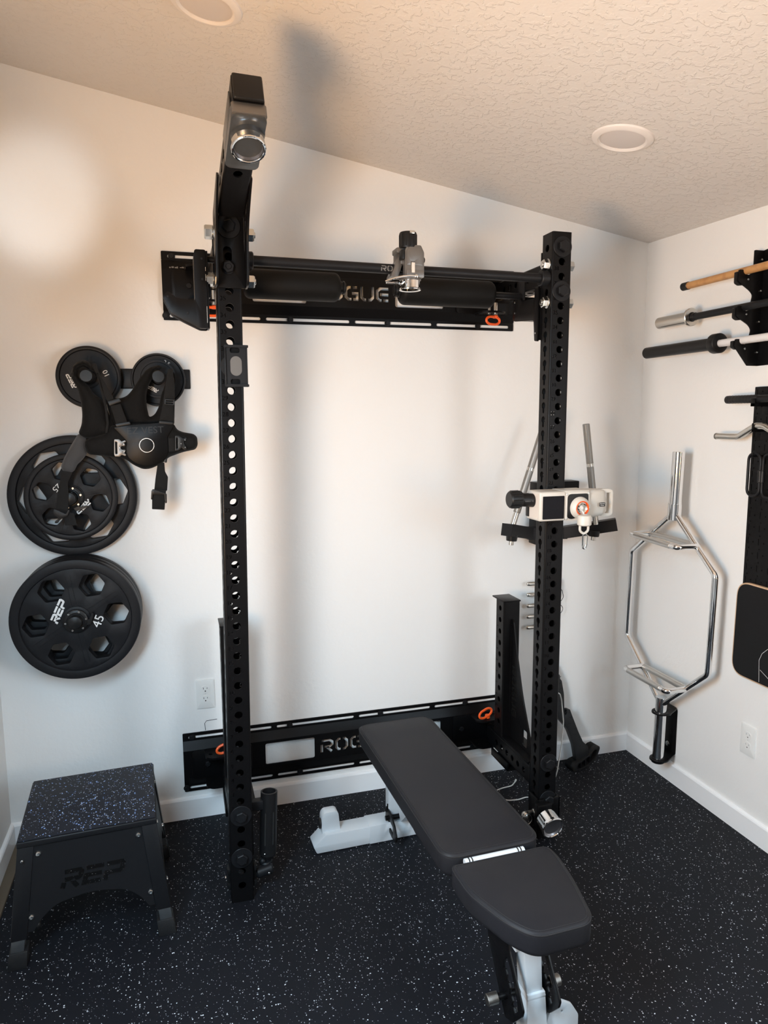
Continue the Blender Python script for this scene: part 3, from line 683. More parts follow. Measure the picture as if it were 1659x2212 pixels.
# ---------------- white resistance unit on the right upright
v = thing('resistance_unit', 'cream portable cable resistance machine with black screen, strapped to the right upright', 'cable machine', (1.2, -.61, 1.33))
def vz(x): return 1.3345-.0*(x-1.05)
g = G(); g.b2((1.054, -.660, 1.281), (1.157, -.5625, 1.386), .007, seg=3)
g.b2((1.150, -.655, 1.281), (1.258, -.565, 1.388), .006, seg=3)
t_ = bmesh.new(); sec = lambda x, y0, y1, z0, z1: [t_.verts.new((x, p[0], p[1])) for p in rrect(y0, z0, y1, z1, .018, 5)]
rg = [sec(1.20, -.652, -.563, 1.283, 1.386), sec(1.262, -.652, -.563, 1.2835, 1.3865), sec(1.318, -.646, -.572, 1.2875, 1.3855), sec(1.331, -.640, -.578, 1.2925, 1.3835), sec(1.337, -.628, -.588, 1.303, 1.375)]
for a1, b1 in zip(rg, rg[1:]):
    for i in range(len(a1)): t_.faces.new((a1[i], a1[(i+1) % len(a1)], b1[(i+1) % len(a1)], b1[i]))
t_.faces.new(rg[-1]); bmesh.ops.recalc_face_normals(t_, faces=t_.faces[:]); g._add(t_); g.obj('housing', 'cream', v, smooth=50)
g = G(); lo = rpoly([(1.315, 1.3865), (1.355, 1.3855), (1.3705, 1.379), (1.3705, 1.290), (1.352, 1.2835), (1.315, 1.2865)], .012, 6); li = rpoly([(1.334, 1.372), (1.3625, 1.372), (1.3625, 1.296), (1.338, 1.2945), (1.344, 1.318), (1.345, 1.34)], .006, 5)
g.plate([lo, li], .028, FXZ(0, -.602, 0), bev=.003); g.obj('carry_handle', 'cream', v, smooth=50)
g = G(); g.plate([rrect(1.0655, 1.2885, 1.1505, 1.3705, .002)], .0012, FXZ(0, -.660, 0)); g.obj('screen', 'screen', v, smooth=0)
g = G(); g.plate([rrect(.571, 1.290, .650, 1.378, .006)], .0008, FY(1.054, 0, 0)); g.obj('side_label', 'cream2', v, smooth=0)
g = G(); g.plate(glyphs_at('VOLTRA', .007, .604, 1.334), .0004, FY(1.0532, 0, 0)); g.obj('lettering', 'white_print', v, smooth=0)
g = G(); g.plate([rrect(1.156, 1.2805, 1.2525, 1.383, .010)], .006, FXZ(0, -.655, 0), bev=.001); g.obj('cover_plate', 'cream', v)
g = G(); g.plate([rpoly([(1.163, 1.376, .016), (1.163, 1.290, .022), (1.180, 1.285), (1.247, 1.300, .004), (1.247, 1.376, .01)], .01)], .0012, FXZ(0, -.661, 0)); g.obj('gasket', 'plastic', v)
for x, z in ((1.160, 1.375), (1.2475, 1.377), (1.160, 1.2875), (1.2475, 1.288)): g = G(); g.cyl((x, -.661, z), (x, -.6645, z), .0032, n=16, bev=.001); g.obj('screw', 'zinc', v)
cx, cz = 1.213, 1.3255
g = G(); g.lathe([(.040, 0), (.0385, .006), (.034, .013), (.026, .019), (.026, .008), (0, .008)], (cx, -.661, cz), (cx, -.7, cz), 44); g.obj('cable_nozzle', 'cream', v)
g = G(); g.lathe([(.0265, .014), (.0260, .0205), (.0240, .0215), (.0228, .0195), (.0225, .010)], (cx, -.661, cz), (cx, -.7, cz), 44); g.obj('orange_ring', 'orange', v)
g = G(); g.lathe([(.0225, .010), (.0215, .0185), (.018, .020), (.014, .016), (.012, .004), (0, .004)], (cx, -.661, cz), (cx, -.7, cz), 44); g.cyl((cx-.004, -.665, cz), (cx-.004, -.679, cz+.001), .009, n=8, bev=.001)
g.obj('nozzle_insert', 'chrome', v)
g = G(); g.plate([rrect(1.297, 1.3255, 1.3195, 1.3400, .001)], .0016, FXZ(0, -.6575, 0) @ T(0, 0, -.0005)); g.obj('badge', 'slot', v, smooth=0)
g = G()
for k, wd_ in enumerate(('Beyond', 'Power')): g.plate(glyphs_at(wd_, .0058, 1.3075, 1.3362-.0062*k), .0004, FXZ(0, -.6588, 0))
g.obj('lettering', 'white_print', v, smooth=0)
g = G(); g.cyl((1.006, -.607, 1.356), (1.056, -.607, 1.352), .0245, n=36); g.b2((1.05, -.585, 1.29), (1.23, -.5615, 1.375), .003); g.obj('mount_clamp', 'plastic', v)
g = G(); g.lathe([(0, 0), (.026, 0), (.0300, .004), (.0305, .036), (.029, .046), (0, .046)], (.960, -.607, 1.358), (1.1, -.607, 1.358), 40)
for k in range(14): a = 2*PI*k/14; g.cyl((.966, -.607+.0298*math.cos(a), 1.358+.0298*math.sin(a)), (1.000, -.607+.0300*math.cos(a), 1.358+.0300*math.sin(a)), .0026, n=8)
g.obj('knob', 'plastic', v)
g = G()
for k in range(3): g.plate(glyphs_at(('LOCK', 'A', 'O')[k], .006, .0, .0), .0003, FXZ(1.020+.011*k, -.6312, 1.352))
g.obj('scale_print', 'grey_print', v, smooth=0)
# ball stop and carabiner hanging from the nozzle
bs = thing('cable_ball_stop', 'cream rubber ball stop hanging from the nozzle of the cream machine', 'ball stop', (1.205, -.71, 1.29))
g = G(); g.lathe([(0, 0), (.020, .0), (.0245, .004), (.0245, .030), (.022, .036), (.010, .040), (0, .040)], (1.2015, -.712, 1.2685), (1.2015, -.712, 1.4), 32); g.tube([(1.185, -.712, 1.272), (1.1845, -.712, 1.250), (1.2015, -.712, 1.238), (1.218, -.712, 1.250), (1.2175, -.712, 1.272)], .0045, 10, rad=.014); g.obj('ball', 'cream', bs)
g = G(); g.tube([(1.2005, -.712, 1.306), (1.198, -.705, 1.318), (1.2, -.678, 1.327)], .0028, 8, rad=.01); g.obj('cable_end', 'cable', bs)
cb = thing('snap_hook', 'small silver snap hook hanging below the cream ball stop', 'carabiner', (1.204, -.712, 1.22))
g = G(); g.tube([(1.197, -.712, 1.236), (1.206, -.712, 1.243), (1.212, -.714, 1.232), (1.211, -.714, 1.200), (1.206, -.714, 1.186), (1.199, -.714, 1.188), (1.1965, -.713, 1.200)], .0035, 10, closed=False, rad=.006); g.tube([(1.1968, -.713, 1.199), (1.1972, -.712, 1.237)], .0026, 8); g.obj('hook_body', 'zinc', cb)
# ---------------- chrome pulley at the foot of the right upright
fp_ = thing('floor_pulley', 'black pulley block with a chrome ring at the foot of the right upright', 'pulley', (1.17, -.6, .12), 'cable pulley heads')
g = G(); g.b2((1.124, -.575, .085), (1.222, -.5615, .172), .003); g.b2((1.124, -.575, .085), (1.1345, -.50, .172), .003); g.b2((1.2125, -.575, .085), (1.222, -.47, .172), .003); g.b2((1.11, -.60, .055), (1.175, -.57, .165), .008); g.obj('mount_bracket', 'rack', fp_)
g = G(); g.b2((1.222, -.56, .125), (1.2255, -.53, .155), .001); g.obj('release_tab', 'red', fp_)
a_, b_ = Vector((1.137, -.622, .122)), Vector((1.139, -.668, .110)); dd = (b_-a_).normalized()
g = G(); g.cyl(a_-dd*.008, b_-dd*.010, .0405, .0425, n=48, bev=.003); g.obj('barrel', 'chrome', fp_)
gr, gc = G(), G(); fairlead(gr, gc, b_-dd*.012, dd, .0445, .014, .3); gr.obj('chrome_ring', 'chrome', fp_); gc.obj('inner_cup', 'mirror_disc', fp_)
g = G(); g.cyl((1.126, -.545, .108), (1.088, -.55, .108), .010, n=20); g.cyl((1.135, -.545, .108), (1.12, -.545, .108), .013, n=20); g.sphere((1.082, -.556, .107), .0165, 20); g.obj('pull_pin', 'steel', fp_)
g = G(); g.tube([(1.078+.022*math.cos(2*PI*k/24), -.575, .101+.022*math.sin(2*PI*k/24)) for k in range(24)], .0016, 8, closed=True); g.obj('pin_ring', 'steel', fp_)
# ---------------- landmine on the left upright
lm = thing('landmine_attachment', 'black landmine sleeve standing beside the foot of the left upright', 'landmine', (.09, -.53, .07))
t0, t1 = Vector((.086, -.525, .118)), Vector((.0985, -.505, .342))
g = G(); dd = (t1-t0).normalized(); g.pipe(t0, t1, .0295, .0240, bev=.0012); g.cyl(t0-dd*.012, t0+dd*.01, .024, .029, n=36, bev=.003); g.obj('sleeve', 'plastic', lm)
g = G()
for a in (-2.1, -1.1):
    g = G(); c = t0+dd*.045+Vector((.0285*math.cos(a), .0285*math.sin(a), 0)); e = c+dd*.115; g.tube([c, e], .003, 6); g.obj('grip_slot', 'slot', lm)
for a_1, b_1, r_1 in ((t0+Vector((-.014, -.026, .018)), t0+Vector((-.0145, -.0305, .0175)), .0028), ((.083, -.5705, .073), (.083, -.5725, .073), .0036), ((-.062, -.555, .075), (-.067, -.555, .075), .007)): g = G(); g.cyl(a_1, b_1, r_1, n=14); g.obj('screw', 'zinc', lm)
g = G(); g.cyl(t0-dd*.034, t0-dd*.008, .0125, n=24); g.obj('swivel_stem', 'satin', lm)
g = G(); g.cyl((.040, -.552, .068), (.100, -.548, .078), .019, n=28, bev=.006); g.cyl((.078, -.53, .075), (.078, -.53, .098), .022, n=24, bev=.004); g.sphere((.066, -.535, .10), .012); g.obj('swivel_joint', 'satin', lm)
g = G()
for x in (-.0585, .0285):
    g = G(); g.b2((x, -.575, .095), (x+.0115, -.535, .115), .002); g.b2((x, -.575, .04), (x+.0115, -.535, .06), .002); g.b2((x+.001, -.565, .045), (x+.010, -.54, .11), .002); g.obj('clamp', 'plastic', lm)
g = G(); g.b2((.0285, -.53, .288), (.0745, -.50, .322), .003); g.obj('rest_block', 'satin', lm)
# ---------------- charging cable
g = G(); cp = [(1.23, -.47, .56), (1.275, -.46, .545), (1.302, -.43, .50), (1.320, -.42, .40), (1.314, -.42, .30), (1.298, -.42, .19), (1.275, -.41, .09), (1.262, -.37, .012), (1.255, -.31, .0032), (1.248, -.27, .0032), (1.195, -.281, .0032), (1.144, -.274, .0032), (1.123, -.24, .0032), (1.113, -.205, .0032), (1.129, -.185, .0032), (1.171, -.173, .0032), (1.221, -.167, .0032), (1.250, -.14, .0032)]
g.tube(cp, .0026, 8, rad=.04, seg=5); wire = thing('charging_cable', 'thin white cable hanging behind the right upright and curling over the floor', 'cable', (1.25, -.27, 0)); g.obj('cord', 'cable', wire)
g = G(); g.cyl((1.250, -.14, .0045), (1.262, -.126, .0045), .0042, n=10); g.obj('plug', 'cable', wire)
# ---------------------------------------------------------------- measuring: where a sight line of the camera meets a plane of the room
CAMP = Vector((-0.17006, -2.87104, 1.6493)); CAMR = (Matrix.Rotation(-0.28668, 3, 'Z') @ Matrix.Rotation(PI/2-0.13302, 3, 'X') @ Matrix.Rotation(-0.00496, 3, 'Z'))
def U(px_, py_, ax, val):
    d = CAMR @ Vector(((px_-829.5)/1525, -(py_-1106)/1525, -1)); i = 'xyz'.index(ax); return CAMP+d*((val-CAMP[i])/d[i])
def onb(pts, y, s=5.027, ox=100, oy=740):
    """crop points -> (x, z) on the plane at depth y in front of the back wall"""
    out = []
    for p in pts:
        q = U(ox+p[0]/s, oy+p[1]/s, 'y', y); out.append((q.x, q.z)+tuple(p[2:]))
    return out
from mathutils import noise
def pillow(g, outline, m, th, R_=.03, step=.009, amp=.0, fr=30, base=.002, seed=0):
    """soft padded cloth: thick in the middle, thin at the hem, with folds"""
    n = len(outline); xs = [p[0] for p in outline]; ys = [p[1] for p in outline]
    def dist(x, y):
        b = 1e9
        for i in range(n):
            ax, ay = outline[i][:2]; bx, by = outline[(i+1) % n][:2]; dx, dy = bx-ax, by-ay
            t = max(0, min(1, ((x-ax)*dx+(y-ay)*dy)/(dx*dx+dy*dy+1e-12))); b = min(b, math.hypot(x-ax-t*dx, y-ay-t*dy))
        return b
    def ins(x, y):
        c = False; j = n-1
        for i in range(n):
            if (ys[i] > y) != (ys[j] > y) and x < (xs[j]-xs[i])*(y-ys[i])/(ys[j]-ys[i])+xs[i]: c = not c
            j = i
        return c
    V = [Vector((p[0], p[1])) for p in outline]; E = [(i, (i+1) % n) for i in range(n)]
    x = min(xs)+step/2; k = 0
    while x < max(xs):
        y = min(ys)+(step/2 if k % 2 else 0)
        while y < max(ys):
            if ins(x, y) and dist(x, y) > step*.45: V.append(Vector((x, y)))
            y += step
        x += step*.87; k += 1
    v, e, f, _, _, _ = delaunay_2d_cdt(V, E, [], 0, 1e-7)
    t = bmesh.new(); top, bot = [], []
    for p in v:
        d = min(dist(p[0], p[1])/R_, 1); h = base+th*math.sqrt(max(0, 1-(1-d)**2))
        if amp and d > .02: h += amp*min(1, d*2)*noise.noise(Vector((p[0]*fr+seed, p[1]*fr*.55, seed)))
        top.append(t.verts.new((p[0], p[1], h))); bot.append(t.verts.new((p[0], p[1], 0)))
    ec = {}
    for fc in f:
        cx, cy = sum(v[i][0] for i in fc)/3, sum(v[i][1] for i in fc)/3
        if not ins(cx, cy): continue
        t.faces.new([top[i] for i in fc]); t.faces.new([bot[i] for i in reversed(fc)])
        for i in range(3):
            a, c = fc[i], fc[(i+1) % 3]; kk = (min(a, c), max(a, c)); ec[kk] = None if kk in ec else (a, c)
    for ac in ec.values():
        if ac: t.faces.new((bot[ac[0]], bot[ac[1]], top[ac[1]], top[ac[0]]))
    for q in [q for q in t.verts if not q.link_faces]: t.verts.remove(q)
    bmesh.ops.recalc_face_normals(t, faces=t.faces[:]); g._add(t, m)
# ================================================================ WEIGHT PLATES ON THE BACK WALL
def rot2(pts, a):
    c, s = math.cos(math.radians(a)), math.sin(math.radians(a)); return [(p[0]*c-p[1]*s, p[0]*s+p[1]*c) for p in pts]
def rep_word(cx, cy, ln, h, a, sw=.26):
    out = []
    for lp in word('REP', -ln/2, -h/2, ln, h, gap=.12, sw=sw, shear=.25, table=REPL): out.append([(p[0]+cx, p[1]+cy) for p in rot2(lp, a)])
    return out
def hexhole(ca, cr, r, sq=1.0):
    pts = [(r*math.cos(PI/3*k)*sq, r*math.sin(PI/3*k)) for k in range(6)]
    return [(p[0]+cr*math.cos(math.radians(ca)), p[1]+cr*math.sin(math.radians(ca))) for p in rot2(rpoly(pts, .006), ca)]
def weight_plate(label, c, R_, th, holes=None, rim=.035, texts=(), ribs=(), hub=.05, group=None):
    """c = centre of the front face"""
    t = thing('weight_plate', label, 'weight plate', c, group or 'weight plates on the wall pegs'); m = FXZ(*c)
    hs = [hexhole(*h) for h in (holes or [])]
    g = G(); g.plate([circ(0, 0, R_-rim+.004, 72), circ(0, 0, .0255, 28)]+hs, th-.010, m @ T(0, 0, -th+.003), bev=.0015 if hs else 0)
    # rounded rim ring, revolved
    g.lathe([(R_-rim, -.007), (R_-rim+.003, -.001), (R_-rim+.008, 0), (R_-.007, 0), (R_-.002, -.002), (R_, -.008), (R_, -th+.008), (R_-.003, -th+.001), (R_-rim+.006, -th), (R_-rim, -th+.006), (R_-rim, -.007)], c, Vector(c)+Vector((0, -1, 0)), 96)
    g.lathe([(.0255, -.006), (.0255, -.0005), (.028, .0), (hub-.004, 0), (hub, -.002), (hub, -.007)], c, Vector(c)+Vector((0, -1, 0)), 48)
    for a, r0, r1 in ribs:
        for da in (-4.5, 4.5):
            q = [(r0, -.0016), (r1, -.0003), (r1, .0003), (r0, .0016)]; g.plate([[(p[0], p[1]) for p in rot2([(x, y+.009*(1 if da > 0 else -1)*(r0/.05)*.9) for x, y in q], a)]], .0022, m @ T(0, 0, -.0075))
    g.obj('disc', 'plate_black', t, smooth=40)
    if texts:
        g = G()
        for kind, cx, cy, ln, h, a in texts:
            if kind == 'REP':
                for lp in rep_word(cx, cy, ln, h, a): g.plate([lp], .0009, m @ T(0, 0, -.0072))
            else:
                lps = glyphs(kind, h*1.38, bold=h*.075); lps = [[(p[0]+cx, p[1]+cy) for p in rot2([(q[0]*1.05, q[1]) for q in lp], a)] for lp in lps]
                g.plate(lps, .0009, m @ T(0, 0, -.0072))
        g.obj('lettering', 'white_print', t, smooth=0)
    return t
h45 = [(5+60*k, .137, .046) for k in range(6)]
rb = [(a, .05, .165) for a in (97, 32, 212, 280)]
weight_plate('large black weight plate with bold white 45, front of the lowest wall peg stack', (-.540, -.165, .925), .2235, .045, h45, texts=[('REP', -.059, .033, .084, .028, 65), ('45', .074, -.012, .05, .033, 66)], ribs=rb)
weight_plate('large black weight plate second from the front of the lowest wall peg stack', (-.540, -.119, .925), .2235, .045, [(a-5, b, c*.97) for a, b, c in h45])
weight_plate('large black weight plate nearest the wall on the lowest wall peg', (-.540, -.073, .925), .2235, .045, [(a-12, b, c*.97) for a, b, c in h45])
weight_plate('large black open-holed weight plate behind the smaller plate on the middle wall peg', (-.539, -.045, 1.366), .2245, .042, [(4+60*k, .142, .058, .86) for k in range(6)], rim=.032, ribs=[(a, .05, .16) for a in (30, 150)])
weight_plate('medium black weight plate marked 25 in front on the middle wall peg', (-.541, -.090, 1.366), .1595, .040, [(46+60*k, .098, .036) for k in range(6)], rim=.021, hub=.045, texts=[('REP', .040, -.035, .060, .019, 222), ('25', -.047, .036, .036, .022, 225)], ribs=[(a, .045, .13) for a in (10, 72, 192, 256)])
weight_plate('black weight plate marked 10 on the upper left wall peg under the vest', (-.460, -.062, 1.8005), .1125, .035, None, rim=.016, hub=.04, texts=[('REP', -.060, -.016, .052, .015, 113), ('10', .060, .014, .03, .018, 115)], ribs=[(a, .04, .075) for a in (85, 128)])
weight_plate('small black weight plate on the upper right wall peg under the vest', (-.2185, -.050, 1.794), .0985, .026, None, rim=.010, hub=.03, texts=[('2.5', .032, .062, .03, .014, -30)])
weight_plate('smallest black weight plate with white lettering, front of the upper right wall peg', (-.2200, -.077, 1.795), .069, .020, None, rim=.008, hub=.026, texts=[('REP', -.019, -.036, .040, .013, 151)])
# peg brackets
def pegs(label, xs, z, y1, bar, dome=False):
    t = thing('plate_storage_bracket', label, 'plate storage', (sum(xs)/len(xs), 0, z), 'plate storage brackets'); g = G()
    g.b2((bar[0], -.012, bar[1]), (bar[2], -.0005, bar[3]), .004, seg=3); g.obj('wall_plate', 'satin', t)
    for x in xs:
        g = G(); g.cyl((x, -.010, z), (x, y1+.004, z), .0225, n=32); g.obj('peg', 'satin', t)
        g = G(); g.lathe([(.0, .001), (.0225, .001), (.0245, .003), (.0248, .020), (.022, .027), (.012, .030), (0, .031)] if dome else [(0, .001), (.0215, .001), (.0222, .003), (.0222, .017), (.020, .020), (0, .0205)], (x, y1+.005, z), (x, y1-1, z), 36); g.obj('end_cap', 'plastic', t)
    return t
tp = pegs('black wall bar with two pegs carrying the small plates and the vest', (-.456, -.2165), 1.7985, -.168, (-.52, 1.762, -.102, 1.836))
pegs('black wall peg carrying the three large plates at the bottom', (-.540,), .925, -.182, (-.58, .885, -.50, .965), True)
pegs('black wall peg carrying the medium and large plates in the middle', (-.541,), 1.366, -.128, (-.58, 1.326, -.50, 1.406), True)
def collar(label, c, a0):
    t = thing('plate_collar', label, 'collar', c, 'plate collars'); p1 = Vector(c)+Vector((0, -1, 0))
    g = G(); g.lathe([(.0235, -.016), (.040, -.016), (.0425, -.012), (.0425, -.002), (.040, .0), (.031, .001), (.0295, .004), (.0255, .004), (.0245, -.016)], c, p1, 16, rot=.2)
    m = FXZ(*c) @ R('Z', a0); g.plate([rpoly([(.030, -.012), (.052, -.006), (.057, .035), (.050, .037), (.044, .010), (.032, .014)], .003)], .012, m @ T(0, 0, -.012)); g.obj('ring_body', 'plastic', t)
    for k in range(6):
        a = math.radians(20+60*k+a0); q = Vector(c)+Vector((.0355*math.cos(a), 0, .0355*math.sin(a))); g = G(); g.pipe(q+Vector((0, .0005, 0)), q-Vector((0, .002, 0)), .0034, .0018, n=14, bev=.0004); g.obj('screw', 'zinc', t)
collar('black locking collar in front of the plate marked 45', (-.540, -.181, .925), -10)
collar('black locking collar in front of the plate marked 25', (-.541, -.106, 1.366), -65)
# ================================================================ WEIGHT VEST
vest = thing('weight_vest', 'black weight vest with dangling straps hung over the two upper wall pegs', 'weight vest', (-.34, -.13, 1.65))
def vplate(name, material, pts, y, th=.004, holes=(), r=.012, bev=.0008, parent=None):
    g = G(); g.plate([rpoly(onb(pts, y), r)]+[rpoly(onb(h, y), .006) for h in holes], th, FXZ(0, y, 0), bev=bev); return g.obj(name, material, parent or vest, smooth=35)
def vpill(name, material, pts, y, th, R_=.025, amp=0, fr=30, r=.012, step=.009, seed=0, parent=None):
    g = G(); pillow(g, rpoly(onb(pts, y), r, 5), FXZ(0, y, 0), th, R_, step, amp, fr, seed=seed); return g.obj(name, material, parent or vest, smooth=60)
# left yoke wrapping over the left peg (two layers), hangs down to the belt
vpill('back_panel', 'fabric', [(262, 345), (285, 270), (330, 220), (405, 180), (470, 215), (500, 300), (455, 290), (400, 262), (350, 300), (345, 370), (390, 420), (450, 455), (520, 560), (600, 610), (655, 700), (690, 800), (740, 900), (730, 1010), (620, 1020), (440, 1045), (345, 992), (385, 890), (392, 780), (378, 640), (340, 500), (275, 395)], -.150, .020, .03, .010, 26, seed=3)
vpill('collar_fold', 'fabric', [(290, 250), (345, 205), (405, 190), (470, 220), (520, 300), (500, 320), (450, 262), (400, 240), (340, 262), (285, 330)], -.168, .010, .012, .003, 60, r=.006, step=.006, seed=9)
vpill('neck_panel', 'fabric', [(640, 600), (790, 608), (870, 585), (930, 520), (1000, 410), (1080, 300), (1150, 258), (1215, 245), (1262, 262), (1240, 300), (1175, 300), (1150, 390), (1110, 470), (1085, 560), (1090, 690), (1118, 815), (1180, 780), (1225, 690), (1250, 560), (1300, 430), (1310, 330), (1345, 300), (1392, 400), (1395, 640), (1390, 900), (900, 905), (740, 930), (690, 800)], -.138, .014, .03, .006, 26, seed=5)
vpill('front_panel', 'fabric', [(416, 1125), (422, 1060), (520, 1020), (640, 990), (700, 900), (900, 880), (1385, 880), (1420, 945), (1480, 972), (1600, 992), (1638, 1025), (1646, 1110), (1622, 1160), (1480, 1190), (1330, 1245), (1290, 1290), (1200, 1340), (1130, 1370), (1050, 1375), (950, 1330), (850, 1258), (620, 1232), (450, 1213)], -.162, .018, .03, .003, 22, seed=7)
vplate('shell_plate', 'rack', [(733, 922), (915, 895), (1225, 872), (1392, 888), (1312, 1030), (1326, 1180, .03), (1290, 1255, .04), (1190, 1318, .05), (1080, 1336, .05), (970, 1312, .05), (885, 1240, .04), (868, 1160, .02), (880, 1090), (865, 1055)], -.183, .006, r=.004, bev=.0015)
q = U(100+1091/5.027, 740+1116/5.027, 'y', -.19); g = G(); g.pipe((q.x, -.188, q.z), (q.x, -.1915, q.z), .0262, .0236, bev=.0006, n=48); g.obj('ring', 'steel', vest)
g = G(); a_ = U(100+870/5.027, 740+965/5.027, 'y', -.19); b_ = U(100+1275/5.027, 740+945/5.027, 'y', -.19)
lps = glyphs('EZ VEST', .034, align='LEFT', bold=-.0006); w0 = max(p[0] for l in lps for p in l); k_ = (b_.x-a_.x)/w0
g.plate([[(p[0]*k_, p[1]) for p in l] for l in lps], .0012, FXZ(a_.x, -.189, a_.z) @ R('Z', 2)); g.obj('lettering', 'plastic', vest, smooth=0)
# shoulder webbing, adjusters and ladder locks
vplate('shoulder_strap', 'webbing', [(490, 235), (540, 225), (575, 330), (735, 610), (665, 640), (600, 500), (565, 380)], -.176, .003, r=.004)
vplate('shoulder_strap', 'webbing', [(700, 690), (805, 665), (880, 865), (765, 905)], -.182, .003, r=.003)
vplate('shoulder_strap', 'webbing', [(1318, 290), (1375, 280), (1388, 560), (1378, 740), (1385, 875), (1228, 850), (1262, 700), (1300, 420)], -.176, .003, r=.004)
vplate('cord_binding', 'webbing', [(545, 330), (570, 330), (620, 520), (660, 700), (680, 880), (665, 980), (640, 985), (655, 880), (635, 700), (590, 520)], -.174, .005, r=.003)
for pts in ([(665, 640), (790, 605), (815, 640), (690, 685)], [(750, 885), (905, 858), (918, 888), (765, 915)], [(1228, 850), (1375, 865), (1380, 892), (1225, 878)]):
    a, b, c, d = [Vector(p) for p in pts]; inn = [tuple(p+(sum([a, b, c, d], Vector((0, 0)))/4-p)*.30) for p in (a, b, c, d)]
    vplate('ladder_lock', 'plastic', pts, -.188, .0045, r=.003)
vplate('adjuster', 'plastic', [(1288, 612), (1395, 618), (1390, 682), (1282, 672)], -.186, .005, [[(1300, 628), (1382, 632), (1380, 642), (1298, 638)], [(1298, 652), (1380, 656), (1378, 668), (1296, 663)]], r=.004)
# metal side buckles
bk = [(738, 1050), (790, 1050), (820, 1075), (855, 1060), (868, 1075), (835, 1095), (858, 1110), (850, 1125), (820, 1120), (805, 1145), (822, 1165), (862, 1165), (858, 1185), (838, 1195), (868, 1215), (862, 1232), (820, 1218), (800, 1238), (748, 1236), (738, 1215)]
vplate('buckle', 'grey_metal', bk, -.186, .004, [[(748, 1075), (770, 1078), (774, 1210), (752, 1212)]], r=.003)
bk2 = [(1400, 1012), (1440, 1010), (1490, 1045), (1520, 1030), (1525, 1050), (1492, 1065), (1495, 1100), (1520, 1135), (1522, 1160), (1500, 1165), (1470, 1140), (1440, 1172), (1400, 1176)]
vplate('buckle', 'plastic', bk2, -.186, .005, [[(1412, 1035), (1428, 1035), (1430, 1150), (1414, 1152)]], r=.003)
for pts in (((843, 1103), (797, 1144), (846, 1187)), ((1506, 1058), (1463, 1098), (1508, 1137))):
    for p in pts:
        q = U(100+p[0]/5.027, 740+p[1]/5.027, 'y', -.19); g = G(); g.cyl((q.x, -.190, q.z), (q.x, -.1925, q.z), .0022, n=12, bev=.0006); g.obj('rivet', 'zinc', vest)
vplate('belt_webbing', 'webbing', [(1325, 1040), (1400, 1035), (1405, 1180), (1330, 1185)], -.183, .003, r=.002)
# left hanging pad and strap with its hook
vpill('mesh_pad', 'mesh', [(345, 990), (400, 1005), (440, 1045), (418, 1110), (445, 1205), (380, 1290), (340, 1320), (305, 1395), (255, 1420), (178, 1395), (157, 1345), (200, 1240), (255, 1140)], -.146, .017, .02, .002, 30)
vplate('hanging_strap', 'webbing', [(165, 1390), (285, 1410), (255, 1470), (232, 1520), (242, 1650), (238, 1815), (225, 1835), (110, 1800), (120, 1650), (148, 1520)], -.155, .003, r=.003)
vplate('hanging_strap', 'webbing', [(195, 1835), (302, 1855), (325, 1960), (340, 1985), (205, 1985)], -.150, .003, r=.002)
vplate('strap_hook', 'satin', [(80, 1808), (105, 1812), (215, 1862), (240, 1815), (257, 1820), (232, 1885), (190, 1895), (150, 1925), (128, 1960), (95, 1960), (95, 1940), (130, 1915), (120, 1890), (88, 1875), (75, 1850)], -.160, .005, r=.004)
# right hanging strap with slider
vplate('hanging_strap', 'webbing', [(1208, 1320), (1282, 1300), (1290, 1400), (1322, 1460), (1312, 1610), (1172, 1605), (1185, 1480)], -.160, .003, r=.004)
vplate('hanging_strap', 'webbing', [(1150, 1592), (1302, 1600), (1290, 1740), (1285, 1815), (1148, 1808)], -.168, .003, r=.003)
vplate('slider', 'plastic', [(1142, 1602), (1170, 1595), (1308, 1640), (1310, 1740), (1292, 1745), (1285, 1650), (1160, 1650), (1150, 1705), (1136, 1700)], -.173, .005, r=.004)
vplate('loop_fastener', 'plastic', [(1285, 1255), (1315, 1258), (1308, 1305), (1280, 1300)], -.166, .006, r=.003)
# ================================================================ STEP BOX
SB = T(-.488, -.458, 0) @ R('Z', 3.0)
sb = thing('step_box', 'black steel step-up box with a blue-speckled rubber top, standing in the left corner', 'step box', (-.488, -.458, 0), rz=math.radians(3))
WX, WY, TZ = .2025, .193, .388
g = G(SB); g.b2((-WX, -WY, TZ-.026), (WX, WY, TZ-.006), .004, seg=3); g.obj('top_tray', 'satin', sb)
g = G(SB); g.b2((-WX+.004, -WY+.004, TZ-.007), (WX-.004, WY-.004, TZ), .003, seg=2); g.obj('rubber_top', 'step_rubber', sb)
def lp2(z): k = (TZ-.02-z)/(TZ-.02); return WX-.002+.042*k, WY-.002+.044*k
def prismoid(g, r0, z0, r1, z1, m):
    V = [(x, y, z0) for x, y in ((r0[0], r0[1]), (r0[2], r0[1]), (r0[2], r0[3]), (r0[0], r0[3]))]+[(x, y, z1) for x, y in ((r1[0], r1[1]), (r1[2], r1[1]), (r1[2], r1[3]), (r1[0], r1[3]))]
    t = bmesh.new(); vv = [t.verts.new(p) for p in V]
    for f in ((3, 2, 1, 0), (4, 5, 6, 7), (0, 1, 5, 4), (1, 2, 6, 5), (2, 3, 7, 6), (3, 0, 4, 7)): t.faces.new([vv[i] for i in f])
    bmesh.ops.recalc_face_normals(t, faces=t.faces[:]); bmesh.ops.bevel(t, geom=t.edges[:], offset=.003, segments=2, affect='EDGES', profile=.5); g._add(t, m)
